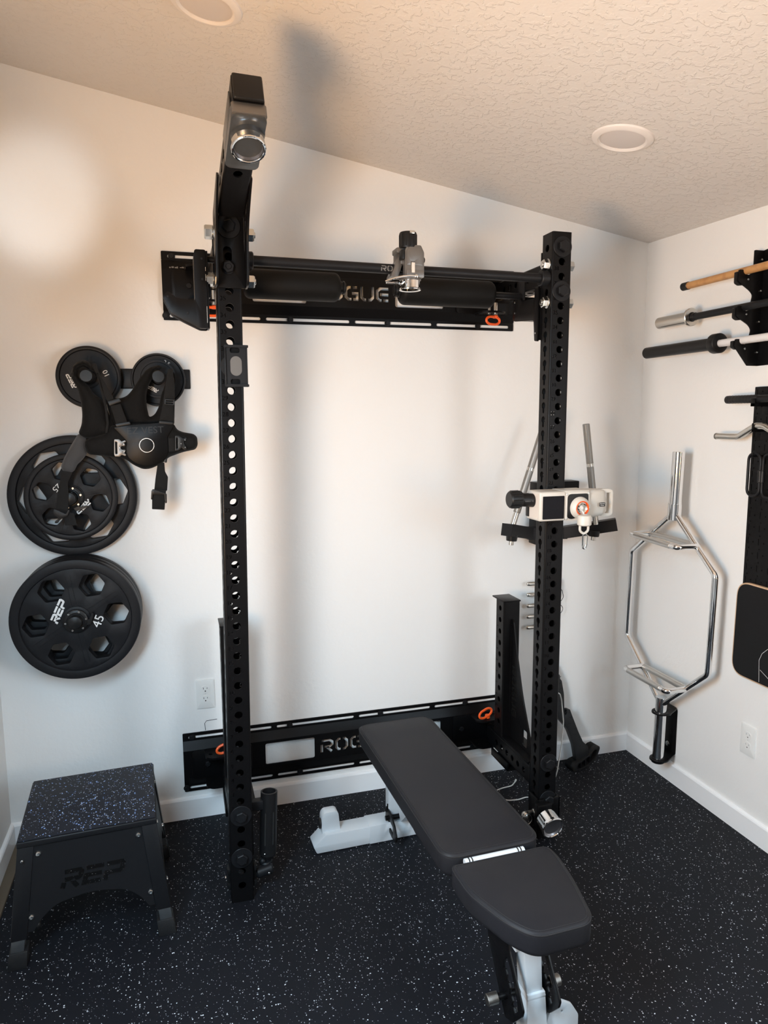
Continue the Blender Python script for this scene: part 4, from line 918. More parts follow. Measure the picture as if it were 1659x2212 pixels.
for sx in (-1, 1):
    for sy in (-1, 1):
        def rect(z, wd=.046, gr=0):
            X, Y = lp2(z); X += gr; Y += gr; a = sorted((sx*X, sx*(X-wd-2*gr))); b = sorted((sy*Y, sy*(Y-wd-2*gr))); return (a[0], b[0], a[1], b[1])
        g = G(SB); prismoid(g, rect(.085), .085, rect(TZ-.024), TZ-.024, I4); lg = g.obj('leg', 'satin', sb)
        g = G(SB); prismoid(g, rect(.04, .042, -.002), .04, rect(.086, .042, -.002), .086, I4); g.obj('leg_extension', 'dark_grey', lg)
        g = G(SB); prismoid(g, rect(.0, .048, .003), .0, rect(.052, .048, .002), .052, I4); g.obj('rubber_foot', 'nylon', lg)
def side_panel(o, ux, nrm, half, W0, cut):
    """leaning panel between two legs with an arched lower edge"""
    pass
lean = math.atan(.044/.368)
for k, (rz, W_, d0) in enumerate(((0, WX, WY), (90, WY, WX), (180, WX, WY), (270, WY, WX))):
    m = SB @ R('Z', rz) @ T(0, -(d0-.003), TZ-.024) @ R('X', 90) @ R('X', -math.degrees(lean)*-1 if False else math.degrees(lean)*-1)
    # local X along the side, Y up the slope (0 at the top edge), Z outwards
    wt, wb = W_-.044, W_-.044+.030
    pts = [(-wt, 0), (-wb, -.262), (-wb+.022, -.262), (-wb+.040, -.232, .02), (-wb+.085, -.192, .03), (-.02, -.178, .03), (.02, -.178, .03), (wb-.085, -.192, .03), (wb-.040, -.232, .02), (wb-.022, -.262), (wb, -.262), (wt, 0)]
    loops = [rpoly([p if len(p) == 3 else p+(.002,) for p in pts], .002)]
    if k in (0, 2): loops += [[(p[0], p[1]) for p in lp] for lp in word('REP', -.088, -.152, .176, .056, gap=.13, sw=.26, shear=.28, table=REPL)]
    g = G(m); g.plate(loops, .005, T(0, 0, -.008)); pn = g.obj('side_panel', 'satin', sb, smooth=30)
    for x, y in ((-wt+.014, -.028), (wt-.014, -.028), (-wb+.016, -.218), (wb-.016, -.218)):
        g = G(m); g.lathe([(0, -.003), (.009, -.003), (.0085, .0), (.006, .0028), (.003, .0032), (.003, .0015), (0, .0015)], (x, y, 0), (x, y, 1), 20); g.obj('bolt', 'zinc', pn)
g = G(SB); g.cyl((-WX+.016, -WY-.022, .315+.018), (-WX+.016, -WY-.012, .315+.018), .004, n=12); g.obj('leg_bolt', 'zinc', sb)
g = G(SB); g.cyl((-WX+.012, -.20, .115), (-WX+.040, -.20, .113), .0055, n=16); g.cyl((-WX+.040, -.20, .113), (-WX+.052, -.20, .112), .017, .015, n=24, bev=.003); g.obj('pull_knob', 'plastic', sb)
# ================================================================ OUTLETS
def outlet(m, label):
    t = thing('wall_outlet', label, 'outlet', m.translation, 'duplex wall outlets')
    g = G(m); g.plate([rrect(-.0365, -.061, .0365, .061, .003), circ(0, 0, .002, 10)], .005, bev=.0015); g.obj('cover_plate', 'outlet', t)
    for s in (-1, 1):
        o = s*.0205
        g = G(m); g.plate([rrect(-.017, o-.0145, .017, o+.0145, .0125, 6), rrect(-.0082, o+.000, -.0062, o+.008), rrect(.0062, o+.001, .0082, o+.0075), circ(0, o-.0075, .0028, 12)], .0018, T(0, 0, .0048)); rc = g.obj('receptacle', 'outlet', t, smooth=0)
        g = G(m); g.plate([rrect(-.0088, o-.0, -.0058, o+.0085)], .0004, T(0, 0, .005)); g.plate([rrect(.0058, o+.0, .0088, o+.0080)], .0004, T(0, 0, .005)); g.plate([circ(0, o-.0075, .0030, 12)], .0004, T(0, 0, .005)); g.obj('slot', 'slot', rc, smooth=0)
outlet(FXZ(-.0925, 0, .529), 'white duplex wall outlet on the back wall below the weight plates')
outlet(FY(XR, -.7575, .388), 'white duplex wall outlet low on the right wall beside the hex bar')
g = G(); g.tube([(-.098, -.0006, .372), (-.100, -.0006, .402), (-.092, -.0006, .412), (-.05, -.0006, .414)], .0011, 5); o_ = g.obj('drywall_cut', 'slot', bpy.data.objects['wall_back'])
# ================================================================ ADJUSTABLE BENCH
BR = math.radians(1.5); BM = T(.640, -.90, 0) @ Matrix.Rotation(BR, 4, 'Z')
bench = thing('adjustable_bench', 'adjustable workout bench with black padding and silver-white frame, set flat', 'bench', (.640, -.90, 0), rz=BR)
def pad(name, outline, z0, z1, bev):
    g = G(BM); t = bmesh.new(); g.plate([outline], z1-z0, T(0, 0, z0), bev=bev); p = g.obj(name, 'vinyl', bench, smooth=60)
    return p
def inset(lp, d):
    cx = sum(p[0] for p in lp)/len(lp); cy = sum(p[1] for p in lp)/len(lp); n = len(lp); out = []
    for i in range(n):
        a, b, c = Vector(lp[i-1]), Vector(lp[i]), Vector(lp[(i+1) % n]); e = (c-a); 
        if e.length < 1e-6: out.append(tuple(b)); continue
        e.normalize(); nn = Vector((-e.y, e.x)); out.append(tuple(b+nn*d))
    return out
bo = rpoly([(-.1535, .613), (.1535, .613), (.1520, -.287), (-.1545, -.287)], .055, 8)
def ccw(lp): return lp if sum(lp[i-1][0]*lp[i][1]-lp[i][0]*lp[i-1][1] for i in range(len(lp))) > 0 else lp[::-1]
bo = ccw(bo)
def padded(name, lp, z0, z1, r=.014, dome=.004):
    """upholstered pad: rounded vertical sides, top roll with a stitched seam"""
    t = bmesh.new(); prof = [(.004, 0), (.001, .004), (0, .012), (0, z1-z0-r)]+[(r*(1-math.cos(a)), z1-z0-r+r*math.sin(a)) for a in [PI/2*k/5 for k in range(1, 6)]]+[(r+.004, z1-z0+.0008)]
    rings = []
    for d, h in prof: rings.append([t.verts.new((*p, z0+h)) for p in inset(lp, d)])
    n = len(lp)
    for a, b in zip(rings, rings[1:]):
        for i in range(n): t.faces.new((a[i], a[(i+1) % n], b[(i+1) % n], b[i]))
    # slightly crowned top
    cx = sum(p[0] for p in lp)/n; cy = sum(p[1] for p in lp)/n; prev = rings[-1]; base = inset(lp, r+.004)
    for k in (.25, .5, .75):
        cur = [t.verts.new((p[0]+(cx-p[0])*k, p[1]+(cy-p[1])*k, z1+.0008+dome*math.sin(PI/2*k))) for p in base]
        for i in range(n): t.faces.new((prev[i], prev[(i+1) % n], cur[(i+1) % n], cur[i]))
        prev = cur
    c = t.verts.new((cx, cy, z1+.0008+dome))
    for i in range(n): t.faces.new((prev[i], prev[(i+1) % n], c))
    t.faces.new(rings[0][::-1]); bmesh.ops.recalc_face_normals(t, faces=t.faces[:])
    g = G(BM); g._add(t); p = g.obj(name, 'vinyl', bench, smooth=70)
    g = G(BM); g.tube([(*q, z1-.0075) for q in inset(lp, .0012)], .0020, 6, closed=True); g.tube([(*q, z1-.0004) for q in inset(lp, .0105)], .0010, 6, closed=True); g.obj('seam', 'piping', p)
    return p
ZT = .4465
padded('back_pad', bo, ZT-.064, ZT)
so = ccw(rpoly([(-.147, -.316, .04), (.150, -.316, .04), (.153, -.37, .03), (.138, -.47, .05), (.098, -.627, .045), (-.062, -.627, .045), (-.105, -.57, .06), (-.150, -.44, .06), (-.151, -.35, .03)], .04, 7))
padded('seat_pad', so, ZT-.062, ZT-.0)
g = G(BM); g.cyl((-.100, -.302, ZT-.016), (.083, -.302, ZT-.016), .011, n=24); hb = g.obj('hinge_bar', 'white_metal', bench)
for x in (-.088, -.079, .062, .071):
    g = G(BM); g.cyl((x-.0018, -.302, ZT-.016), (x+.0018, -.302, ZT-.016), .0114, n=24, bev=0); g.obj('band', 'slot', hb, smooth=0)
# frame
g = G(BM); g.b2((-.026, -.46, .285), (.026, .50, .345), .004); g.obj('spine', 'white_metal', bench)
g = G(BM); g.b2((-.075, .02, .345), (-.045, .55, .383), .003); g.b2((.045, .02, .345), (.075, .55, .383), .003); g.b2((-.075, -.55, .345), (-.045, -.33, .384), .003); g.b2((.045, -.55, .345), (.075, -.33, .384), .003); g.obj('pad_bracket', 'white_metal', bench)
g = G(BM); m_ = Matrix(((0, 0, 1, -.037), (1, 0, 0, 0), (0, 1, 0, 0), (0, 0, 0, 1))); g.b2((-.050, .515, .06), (.040, .560, .383), .004); g.obj('rear_post', 'white_metal', bench)
# rear foot: square tube with mitred ends
def mitre(y0, y1, h, x0, x1, cut):
    t = bmesh.new(); V = []
    for x, s in ((x0, 1), (x1, -1)):
        V += [(x+s*cut*.0+s*.012, y0, 0.004), (x+s*.012, y1, .004), (x+s*0, y1, h*.42), (x, y0, h*.42), (x+s*cut, y0, h), (x+s*cut, y1, h)]
    vv = [t.verts.new(p) for p in V]
    for b in (0, 6): t.faces.new([vv[b+i] for i in (0, 1, 2, 3)]); t.faces.new([vv[b+i] for i in (3, 2, 5, 4)])
    for a, b in ((0, 1), (1, 2), (2, 5), (5, 4), (4, 3), (3, 0)): t.faces.new((vv[a], vv[b], vv[6+b], vv[6+a]))
    bmesh.ops.recalc_face_normals(t, faces=t.faces[:]); bmesh.ops.bevel(t, geom=t.edges[:], offset=.003, segments=2, affect='EDGES', profile=.5); return t
g = G(BM); g._add(mitre(.500, .578, .074, -.355, .345, .046)); g.b2((-.135, .4975, .003), (-.02, .580, .077), .003); g.obj('rear_foot', 'white_metal', bench)
g = G(BM); g.b2((-.34, .505, 0), (-.28, .573, .006), .001); g.b2((.28, .505, 0), (.33, .573, .006), .001); g.obj('foot_pad', 'nylon', bench)
g = G(BM); g.plate([rpoly([(-.316, .062), (-.244, .062), (-.252, .142, .014), (-.262, .150, .012), (-.305, .150, .018), (-.316, .135, .012), (-.318, .095)], .004)], .042, Matrix(((1, 0, 0, 0), (0, 0, -1, .566), (0, 1, 0, 0), (0, 0, 0, 1))), bev=.006)
wh = g.obj('wheel_bracket', 'white_metal', bench)
g = G(BM); g.cyl((-.325, .545, .10), (-.312, .545, .10), .020, n=24); g.obj('wheel', 'nylon', wh)
# adjustment ladders (notched plates) front and rear
def ladder(name, pts, cut, xs, th=.006):
    for x in xs:
        g = G(); g.plate([rpoly(pts, .006), cut], th, FY(x+th/2, 0, 0), bev=.001); g.obj(name, 'rack', bench, smooth=30)
def notch(path_out, path_in): return path_out+path_in[::-1]
fo = [(1.250, .240), (1.256, .36), (1.340, .36), (1.375, .285), (1.457, .182), (1.450, .160), (1.408, .108), (1.362, .084), (1.325, .130)]
nc = [(1.366, .262), (1.392, .238), (1.424, .190), (1.430, .160), (1.414, .138), (1.404, .150), (1.395, .146), (1.402, .162), (1.392, .172), (1.382, .166), (1.385, .185), (1.376, .196), (1.364, .190), (1.366, .208), (1.356, .220), (1.346, .214), (1.350, .240)]
ladder('front_ladder', fo, rpoly(nc, .003), (.603, .706))
ro = [(.36, .125), (.345, .045), (.44, .035), (.49, .045), (.495, .07), (.47, .10), (.43, .12)]
rcut = rpoly([(.395, .055), (.40, .090), (.450, .085), (.455, .055)], .006)
ladder('rear_ladder', ro, rcut, (.575, .672))
g = G(); g.cyl((.560, -.392, .092), (.70, -.392, .092), .0095, n=20); g.obj('rear_rod', 'rack', bench)
g = G(); g.b2((.58, -.372, .098), (.68, -.345, .118), .003); g.plate([rpoly([(.572, .142), (.572, .104), (.67, .100), (.65, .112)], .002)], .004, FXZ(0, -.374, 0)); g.obj('rear_brace', 'rack', bench)
g = G(); g.tube([(.64, -.40, .10), (.64, -.62, .30)], .02, flat=(.05, .05)); g.obj('rear_strut', 'white_metal', bench)
# front leg: inner post sliding in a wider sleeve, kinked foot plate
g = G(BM)
def slab(g, a, b, w0, w1, d):
    t = bmesh.new(); a, b = Vector(a), Vector(b); V = [a+Vector((sx*w0/2, sy*d/2, 0)) for sx, sy in ((-1, -1), (1, -1), (1, 1), (-1, 1))]+[b+Vector((sx*w1/2, sy*d/2, 0)) for sx, sy in ((-1, -1), (1, -1), (1, 1), (-1, 1))]
    vv = [t.verts.new(p) for p in V]
    for f in ((3, 2, 1, 0), (4, 5, 6, 7), (0, 1, 5, 4), (1, 2, 6, 5), (2, 3, 7, 6), (3, 0, 4, 7)): t.faces.new([vv[i] for i in f])
    bmesh.ops.recalc_face_normals(t, faces=t.faces[:]); bmesh.ops.bevel(t, geom=t.edges[:], offset=.003, segments=2, affect='EDGES', profile=.5); g._add(t)
slab(g, (.010, -.478, .165), (.002, -.468, .375), .046, .052, .05); g.obj('front_post', 'white_metal', bench)
g = G(BM); slab(g, (.012, -.492, .004), (.012, -.480, .175), .066, .052, .058); g.b2((-.015, -.510, .158), (.0385, -.452, .168), .002); g.obj('front_leg', 'white_metal', bench)
g = G(BM); g.b2((-.055, -.53, .003), (.10, -.47, .028), .005); g.plate([rpoly([(.040, .040), (.058, .098), (.085, .128), (.125, .104), (.145, .070), (.145, .010), (.055, .010)], .006), circ(.094, .093, .004, 14)], .010, Matrix(((1, 0, 0, 0), (0, 0, -1, -.490), (0, 1, 0, 0), (0, 0, 0, 1))), bev=.002); g.obj('front_foot', 'white_metal', bench)
g = G(); g.cyl((.572, -1.366, .152), (.742, -1.366, .158), .0095, n=20); rd = g.obj('adjust_rod', 'rack', bench)
for a, b in (((.5745, -1.366, .152), (.5445, -1.366, .151)), ((.7255, -1.366, .1575), (.7560, -1.366, .1585))):
    g = G(); g.cyl(a, b, .0150, n=28, bev=.0015); g.obj('rod_end', 'knurl', rd)
# ================================================================ RIGHT WALL
XW = XR
# hex bar
HX = 1.839
hb_ = thing('hex_bar', 'chrome hexagonal trap bar standing on end in a bracket on the right wall', 'trap bar', (HX, -.37, .15))
g = G(); g.cyl((HX, -.3595, .140), (HX, -.3650, .425), .0245, n=40); g.obj('lower_sleeve', 'chrome', hb_)
g = G(); g.cyl((HX, -.389, 1.255), (HX, -.397, 1.503), .0245, n=40, bev=.002); g.obj('upper_sleeve', 'chrome', hb_)
g = G(); g.pipe((HX, -.3875, 1.215), (HX, -.389, 1.285), .0275, .010, n=40); g.obj('sleeve_collar', 'chrome', hb_)
fr = [(HX, -.400, 1.238), (HX, -.642, 1.030), (HX, -.632, .622), (HX, -.378, .400)]; fl = [(HX, -.376, 1.238), (HX, -.112, 1.034), (HX, -.102, .628), (HX, -.352, .400)]
for p in (fr, fl): g = G(); g.tube(p, .0128, 20, rad=.035, seg=6); g.obj('frame_tube', 'chrome', hb_, smooth=60)
def handle(z, ya, yb, zz):
    g = G(); g.tube([(HX, ya, z), (HX, yb, zz)], .0135, 20); g.obj('grip', 'bright_knurl', hb_, smooth=60)
    g = G(); g.tube([(HX, ya+.012, z), (HX-.098, ya+.012, z), (HX-.098, yb-.002, zz), (HX, yb-.002, zz)], .0120, 18, rad=.02, seg=5); g.obj('raised_handle', 'chrome', hb_, smooth=60)
    g = G(); g.cyl((HX-.098, ya-.02, z-.0006), (HX-.098, yb+.035, zz+.0006), .0128, n=24, bev=.0005); g.obj('raised_grip', 'bright_knurl', hb_)
handle(1.136, -.245, -.532, 1.127); handle(.519, -.238, -.512, .517)
bk_ = thing('bar_holder_bracket', 'black steel bracket low on the right wall holding the hex bar', 'wall bracket', (XW, -.33, .23))
g = G(); g.plate([rpoly([(.255, .345), (.352, .348), (.352, .130), (.255, .130)], .010)], .005, FY(XW, 0, 0), bev=.001)
for z, hole in ((.352, True), (.134, False)):
    lp = rpoly([(XW-.003, -.27), (XW-.003, -.352), (HX+.02, -.398), (HX-.012, -.398), (HX-.036, -.375, .02), (HX-.036, -.345, .02), (HX-.012, -.322), (HX+.03, -.318)], .014)
    g.plate([lp]+([circ(HX, -.362, .0262, 30)] if hole else []), .007, T(0, 0, z-.0035), bev=.001)
g.cyl((HX, -.3595, .120), (HX, -.3595, .140), .028, n=32); g.obj('bracket_body', 'rack', bk_)
for y, z in ((-.308, .314), (-.302, .166)): bolt(bk_, (XW-.005, y, z), (-1, 0, 0), r=.0095, h=.006, wr=.0115, wt=.0015, material='zinc', name='screw')
g = G(); g.plate(glyphs_at('TITAN'[0:0]+'•', .01, .3, .24) if False else [stroke([(.272, .262), (.284, .256), (.292, .262), (.300, .252)], .004), stroke([(.300, .246), (.314, .240), (.322, .228), (.316, .220)], .004)], .0006, FY(XW-.005, 0, 0)); g.obj('cut_mark', 'slot', bk_, smooth=0)
# barbell rack (three hooks)
br = thing('barbell_wall_rack', 'black three-hook bar rack on the right wall carrying three bars', 'bar rack', (XW, -.70, 2.04))
HY = -.68
prof = [(1.938, 2.249), (1.892, 2.249), (1.892, 2.198), (1.883, 2.172), (1.877, 2.161, .008), (1.864, 2.1595, .010), (1.856, 2.164, .012), (1.846, 2.177, .008), (1.827, 2.177, .004), (1.824, 2.136, .006), (1.880, 2.104, .02), (1.894, 2.090, .015), (1.885, 2.045), (1.877, 2.033, .008), (1.864, 2.0315, .010), (1.856, 2.036, .012), (1.846, 2.049, .008), (1.827, 2.049, .004), (1.824, 2.012, .006), (1.882, 1.982, .02), (1.896, 1.966, .015), (1.886, 1.925), (1.877, 1.913, .008), (1.865, 1.9115, .01), (1.858, 1.916, .012), (1.850, 1.930, .008), (1.829, 1.930, .004), (1.823, 1.906, .006), (1.888, 1.834), (1.938, 1.834)]
g = G(); g.plate([rpoly([p if len(p) == 3 else p+(.003,) for p in prof], .003)], .006, FXZ(0, HY, 0), bev=.001)
g.plate([rpoly([(.674, 2.249), (.775, 2.262), (.775, 1.835), (.674, 1.834)], .004)], .005, FY(XW, 0, 0)); g.obj('hook_plate', 'rack', br)
prof2 = [(p[0]-.003, p[1]-.003) for p in prof[3:]]
g = G()
for a, b in ((2.170, 2.130), (2.042, 2.006), (1.924, 1.900)):
    g.plate([rpoly([(1.819, a), (1.850, a), (1.870, b-.004), (1.835, b-.008), (1.819, b)], .005)], .010, FXZ(0, HY+.0105, 0), bev=.001)
g.obj('hook_liner', 'plastic', br)
for x, z in ((1.923, 2.216), (1.866, 2.143), (1.926, 2.105), (1.867, 2.019), (1.926, 1.994), (1.869, 1.895), (1.926, 1.883)):
    g = G(); g.pipe((x, HY-.005, z), (x, HY-.010, z), .0042, .0026, n=16, bev=.0006); g.cyl((x, HY-.005, z), (x, HY-.0075, z), .003, n=12); g.obj('rivet_nut', 'zinc', br)
BX_ = 1.8655
YE = -1.75
def zb(z, x=BX_): return z
# bars: measured at the plane x = 1.845, moved along the sight line onto the hooks
b1 = thing('wooden_bar', 'bamboo bar with a black end cap, topmost on the wall bar rack', 'bar', (1.859, -.9, 2.174), 'bars on the wall rack')
g = G(); g.cyl((1.859, -.378, 2.1745), (1.859, YE+.2, 2.1745), .0140, n=32); g.obj('shaft', 'wood', b1)
g = G(); g.cyl((1.859, -.345, 2.1745), (1.859, -.382, 2.1745), .0160, n=32, bev=.003); g.obj('end_cap', 'plastic', b1)
b2_ = thing('curl_barbell', 'black barbell with a short bright metal sleeve, middle of the wall bar rack', 'barbell', (1.859, -.9, 2.045), 'bars on the wall rack')
g = G(); g.cyl((1.859, -.43, 2.0455), (1.859, YE, 2.0455), .0138, n=28); g.obj('shaft', 'satin', b2_)
g = G(); g.cyl((1.859, -.208, 2.0465), (1.859, -.400, 2.0465), .0245, n=40, bev=.002); g.cyl((1.859, -.398, 2.0465), (1.859, -.410, 2.0465), .0358, n=44, bev=.002); g.obj('sleeve', 'steel', b2_)
g = G(); g.cyl((1.859, -.409, 2.0465), (1.859, -.4125, 2.0465), .019, n=32); g.cyl((1.859, -.412, 2.0460), (1.859, -.432, 2.0460), .0155, n=28); g.obj('collar_ring', 'satin', b2_)
b3 = thing('olympic_barbell', 'white-shafted barbell with a black sleeve, lowest on the wall bar rack', 'barbell', (1.859, -.9, 1.926), 'bars on the wall rack')
g = G(); g.cyl((1.859, -.560, 1.926), (1.859, YE-.1, 1.926), .0140, n=28); g.obj('shaft', 'white_bar', b3)
g = G(); g.cyl((1.859, -.127, 1.927), (1.859, -.545, 1.927), .0242, n=40, bev=.004); g.lathe([(.024, 0), (.0355, .0005), (.0375, .0025), (.038, .004), (.038, .018), (.038, .0335), (.0372, .035), (.0355, .0365), (.030, .0372), (.016, .0372)], (1.859, -.538, 1.927), (1.859, -2, 1.927), 44); g.obj('sleeve', 'plastic', b3)
# pegboard with slots
pg_ = thing('metal_pegboard', 'black slotted metal pegboard panel at the right edge of the picture', 'pegboard', (XW, -.85, 1.3))
cuts = []
zz = 1.735; r_ = 0
while zz > .75:
    for k in range(12):
        y = .704+.0254*k
        if k % 2 == 0: cuts.append(rrect(y-.0012, zz-.0125, y+.0012, zz+.0125, .001, 2))
        else: cuts.append(circ(y, zz-.002 if r_ % 2 else zz+.003, .0028, 8))
        if k % 2 == 0: cuts.append(circ(y+.006, zz-.027, .0026, 8))
    zz -= .0508; r_ += 1
g = G(); g.plate([rrect(.692, .70, 1.01, 1.756, .003)]+cuts, .002, FY(XW-.012, 0, 0)); g.b2((XW-.013, -.6945, .70), (XW-.0005, -.692, 1.756), 0); g.b2((XW-.013, -1.01, .70), (XW-.0005, -1.0075, 1.756), 0); g.b2((XW-.013, -1.01, 1.7535), (XW-.0005, -.692, 1.756), 0); g.obj('panel', 'rack', pg_, smooth=0)
g = G(); g.b2((XW-.006, -1.005, .705), (XW-.004, -.695, 1.75), 0); g.obj('backing', 'slot', pg_, smooth=0)
gh = thing('grip_bar', 'short black bar with a ribbed grip, topmost on the pegboard', 'cable bar', (1.88, -.75, 1.71))
g = G(); g.cyl((1.88, -.600, 1.7105), (1.88, -.762, 1.7105), .0150, n=28, bev=.005)
for k in range(9): g.lathe([(.0148, 0), (.0156, .002), (.0148, .005)], (1.88, -.615-.015*k, 1.7105), (1.88, -2, 1.7105), 28)
g.obj('ribbed_grip', 'nylon', gh, smooth=50)
g = G(); g.cyl((1.88, -.755, 1.7105), (1.88, -1.08, 1.7105), .0135, n=28); g.obj('shaft', 'satin', gh)
hk = thing('pegboard_hook', 'small black shelf hook under the ribbed bar on the pegboard', 'hook', (1.92, -.74, 1.69))
g = G(); g.b2((1.862, -.760, 1.683), (XW-.012, -.740, 1.695), .001); g.b2((1.862, -.760, 1.683), (1.866, -.740, 1.712), .001); g.b2((XW-.018, -.765, 1.655), (XW-.0135, -.735, 1.70), .001); g.obj('hook_body', 'rack', hk)
cbz = thing('cambered_bar', 'silver bent curl bar hanging across the pegboard', 'cable bar', (1.88, -.75, 1.59))
g = G(); g.tube([(1.88, -.560, 1.570), (1.88, -.672, 1.570), (1.88, -.752, 1.612), (1.88, -.792, 1.613), (1.88, -.87, 1.575), (1.88, -1.0, 1.575)], .0125, 24, rad=.05, seg=9); g.obj('bar', 'steel', cbz, smooth=60)
g = G(); g.pipe((1.88, -.556, 1.570), (1.88, -.566, 1.570), .0128, .008, n=24); g.cyl((1.88, -.560, 1.57), (1.88, -.5605, 1.57), .009, n=20, bev=0); g.obj('end_ring', 'knurl', cbz)
hk2 = thing('pegboard_hook', 'small black hook holding the silver bent bar on the pegboard', 'hook', (1.92, -.75, 1.60))
g = G(); g.b2((1.864, -.758, 1.590), (XW-.012, -.750, 1.600), .001); g.b2((1.864, -.758, 1.590), (1.867, -.750, 1.622), .001); g.b2((XW-.018, -.78, 1.56), (XW-.0135, -.735, 1.60), .001); g.obj('hook_body', 'rack', hk2)
for k, (yc, lab) in enumerate(((-.7500, 'black oval locking carabiner hanging on the pegboard, left of the pair'), (-.8200, 'black oval locking carabiner hanging on the pegboard, right of the pair'))):
    c = thing('carabiner', lab, 'carabiner', (1.888, yc, 1.43), 'carabiners on the pegboard'); s = 1 if k == 0 else -1
    g = G(); g.tube([(1.888, yc+.029, 1.51), (1.888, yc+.029, 1.353), (1.888, yc-.029, 1.353), (1.888, yc-.029, 1.51)], .0052, 12, closed=True, rad=.045, seg=8); g.obj('ring_body', 'satin', c, smooth=60)
    g = G(); g.cyl((1.888, yc-s*.029, 1.405), (1.888, yc-s*.029, 1.450), .0085, n=20, bev=.002); g.obj('locking_sleeve', 'plastic', c)
    h = thing('pegboard_hook', 'small black hook behind the top of the '+('left' if k == 0 else 'right')+' oval carabiner', 'hook', (1.92, yc, 1.5))
    g = G(); g.b2((1.878, yc-.003, 1.498), (XW-.012, yc+.003, 1.5045), .001); g.b2((1.878, yc-.003, 1.498), (1.881, yc+.003, 1.515), .001); g.b2((XW-.018, yc-.012, 1.47), (XW-.0135, yc+.012, 1.51), .001); g.obj('hook_body', 'rack', h)
# balance board hung over the lower part of the pegboard
bb = thing('balance_board', 'black-topped wooden balance board with a pale edge, hanging over the foot of the pegboard', 'board', (1.915, -.88, .83))
ol = rpoly([(.676, .642), (.682, 1.016), (1.06, 1.016), (1.06, .642)], .062, 9)
g = G(); g.plate([ol], .014, FY(XW-.016, 0, 0), bev=.003); g.obj('deck', 'wood_edge', bb)
g = G(); g.plate([inset(ccw(ol), .0055)], .0012, FY(XW-.030, 0, 0)); g.obj('grip_sheet', 'grip', bb, smooth=0)
g = G()
for st in ([(.818, .652), (.812, .735), (.824, .765), (.849, .790), (.92, .80)], [(.82, .70), (.90, .66)]): g.plate([stroke(st, .0012)], .0004, FY(XW-.0312, 0, 0))
g.obj('line_drawing', 'white_print', bb, smooth=0)
# ================================================================ BACK WALL, RIGHT PART
# dip station hung behind the right upright
dp = thing('dip_attachment', 'black V-shaped dip attachment with two steel grips, hung on the back wall', 'dip attachment', (1.4, -.1, 1.15))
def beam(g, a, b, h, d): 
    g.tube([a, b], .01, flat=(d, h), up=(0, 0, 1))
g = G(); P_ = [Vector((1.160, -.205, 1.178)), Vector((1.315, -.100, 1.140)), Vector((1.480, -.100, 1.135)), Vector((1.665, -.215, 1.178))]
for a, b in zip(P_, P_[1:]): beam(g, a+(a-b).normalized()*.012, b+(b-a).normalized()*.012, .052, .05)
g.obj('cross_beam', 'satin', dp, smooth=20)
g = G(); g.b2((1.36, -.085, 1.08), (1.44, -.010, 1.36), .004); g.b2((1.42, -.075, 1.318), (1.575, -.004, 1.362), .004); g.obj('wall_mount', 'rack', dp)
for a, b, k in (((1.190, -.190, 1.20), (1.345, -.165, 1.630), 0), ((1.582, -.200, 1.20), (1.532, -.180, 1.618), 1)):
    a, b = Vector(a), Vector(b); d = (b-a).normalized()
    g = G(); g.cyl(a+d*.05, b, .0150, n=28, bev=.002); gp = g.obj('dip_grip', 'knurl', dp)
    g = G(); g.cyl(a-d*.02, a+d*.052, .0125, n=24); g.obj('grip_stem', 'steel', gp); g = G(); g.cyl(a+d*.235, a+d*.25, .0153, n=24); g.obj('grip_band', 'steel', gp)
    e = a-Vector((0, 0, .062)); g = G(); g.cyl(e+Vector((-.004, 0, .016)), e+Vector((-.006, 0, -.010)), .0250, .0225, n=28); g.obj('lock_nut', 'plastic', dp)
    g = G(); g.cyl(e+Vector((-.006, 0, -.010)), e+Vector((-.008, 0, -.028)), .0110, n=20); g.obj('stud', 'steel', dp)
# magnetic strip with selector pins
ms = thing('pin_rail', 'narrow black rail on the back wall behind the right upright, holding five pins', 'rail', (1.45, -.006, .79))
g = G(); g.b2((1.43, -.022, .665), (1.47, -.0005, .915), .002); g.obj('rail_body', 'rack', ms)
for k, z in enumerate((.893, .842, .790, .739, .688)):
    nm = ('top', 'second from the top', 'middle', 'second from the bottom', 'bottom')[k]
    t = thing('selector_pin', 'round-ended steel pin sticking out left of the right upright, %s of five' % nm, 'pin', (1.42, -.035, z), 'steel pins on the wall rail')
    g = G(); g.lathe([(0, 0), (.006, .001), (.0092, .005), (.0100, .011), (.0100, .03), (.0100 if k != 1 else .0085, .035), (.010, .05), (.010, .15), (.0, .15)], (1.343, -.035, z), (2, -.035, z), 24); g.obj('shaft', 'steel', t)
    if k in (0, 2):
        g = G(); g.tube([(1.492, -.035, z-.002), (1.515+.012, -.035, z-.012 if k else z-.045), (1.535, -.035, z-.03 if k else z-.075), (1.520, -.035, z-.052 if k else z-.097), (1.500, -.035, z-.045 if k else z-.095)], .0015, 6, rad=.02, seg=5)
        if k == 0: g.tube([(1.510+.004*math.cos(j*1.05)+.0, -.035+.006*math.sin(j*1.05), z+.012-.0105*j/6*1.0) for j in range(0, 48)], .0024, 6)
        g.obj('lanyard', 'slot', t)
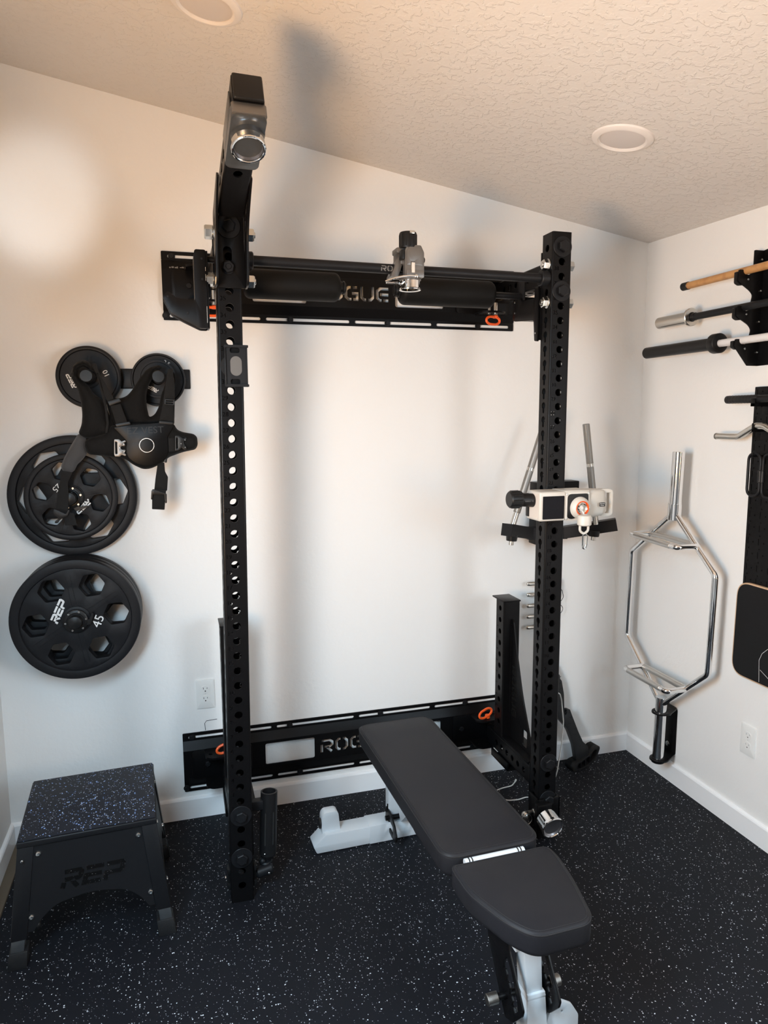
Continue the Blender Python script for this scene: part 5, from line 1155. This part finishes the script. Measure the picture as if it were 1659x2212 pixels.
# barbell jack leaning on the wall
jk = thing('barbell_jack', 'black plastic barbell jack with a notched arm and boat-shaped foot, leaning on the back wall', 'barbell jack', (1.60, -.10, 0))
JM = T(0, -.10, 0) @ R('X', -7.5)
arm = [(1.455, .52), (1.497, .498), (1.499, .480), (1.506, .476), (1.507, .458), (1.514, .452), (1.515, .434), (1.523, .424), (1.532, .360, .01), (1.531, .300), (1.530, .268, .01), (1.536, .258, .006), (1.544, .268, .006), (1.544, .285), (1.560, .285), (1.568, .262, .02), (1.600, .175), (1.622, .125), (1.648, .098), (1.655, .05), (1.585, .03), (1.580, .075), (1.575, .110), (1.548, .190, .02), (1.520, .225, .02), (1.498, .250, .03), (1.478, .320, .03), (1.472, .40)]
g = G(JM); g.plate([rpoly([p if len(p) == 3 else p+(.003,) for p in arm], .003)], .032, Matrix(((1, 0, 0, 0), (0, 0, -1, 0), (0, 1, 0, 0), (0, 0, 0, 1))) @ T(0, 0, -.016), bev=.002)
g.obj('arm', 'nylon', jk, smooth=30)
g = G(JM); random.seed(2)
for k in range(13):
    z = .11+.028*k; x = 1.612-.42*(z-.11)+(.008 if k % 2 else -.008); 
    if z > .30: x = 1.512
    g.plate([stroke([(x-.008, z), (x, z-.006), (x+.008, z)], .0016)], .001, Matrix(((1, 0, 0, 0), (0, 0, -1, -.016), (0, 1, 0, 0), (0, 0, 0, 1))))
g.obj('scale_texture', 'slot', jk, smooth=0)
FO = [(1.522, .028, .01), (1.545, .052, .012), (1.585, .056, .02), (1.66, .085, .02), (1.700, .122, .012), (1.738, .124, .006), (1.742, .108, .008), (1.722, .060, .02), (1.680, .022, .03), (1.600, .0, .03), (1.530, .0, .008)]
IN = [(1.556, .010), (1.566, .044), (1.588, .046), (1.655, .074), (1.700, .108), (1.722, .100), (1.706, .062), (1.668, .030), (1.60, .010)]
sc_ = lambda P_: [(1.615+(p[0]-1.615)*.74, p[1]*.76)+tuple(p[2:]) for p in P_]
fl_ = rpoly(sc_(FO), .01); fi = rpoly(sc_(IN), .005)
fm2 = T(0, -.062, 0) @ Matrix(((1, 0, 0, 0), (0, 0, -1, 0), (0, 1, 0, 0), (0, 0, 0, 1))) @ R('Y', 0)
fm2 = T(1.60, -.10, 0) @ R('Z', 10) @ T(-1.60, .032, 0) @ Matrix(((1, 0, 0, 0), (0, 0, -1, 0), (0, 1, 0, 0), (0, 0, 0, 1)))
g = G(fm2); g.plate([fl_, fi], .058, bev=.001); g.plate([fl_], .036)
for x in (1.596, 1.622, 1.650): g.b2((x-.0012, .006+(x-1.596)*.3, .03), (x+.0012, .036+(x-1.596)*.55, .0565), 0)
g.obj('foot', 'nylon', jk, smooth=30)
downlight(1.23, -.813, 'round recessed ceiling light above the right upright')
downlight(-.042, -.80, 'round recessed ceiling light cut off by the top edge')
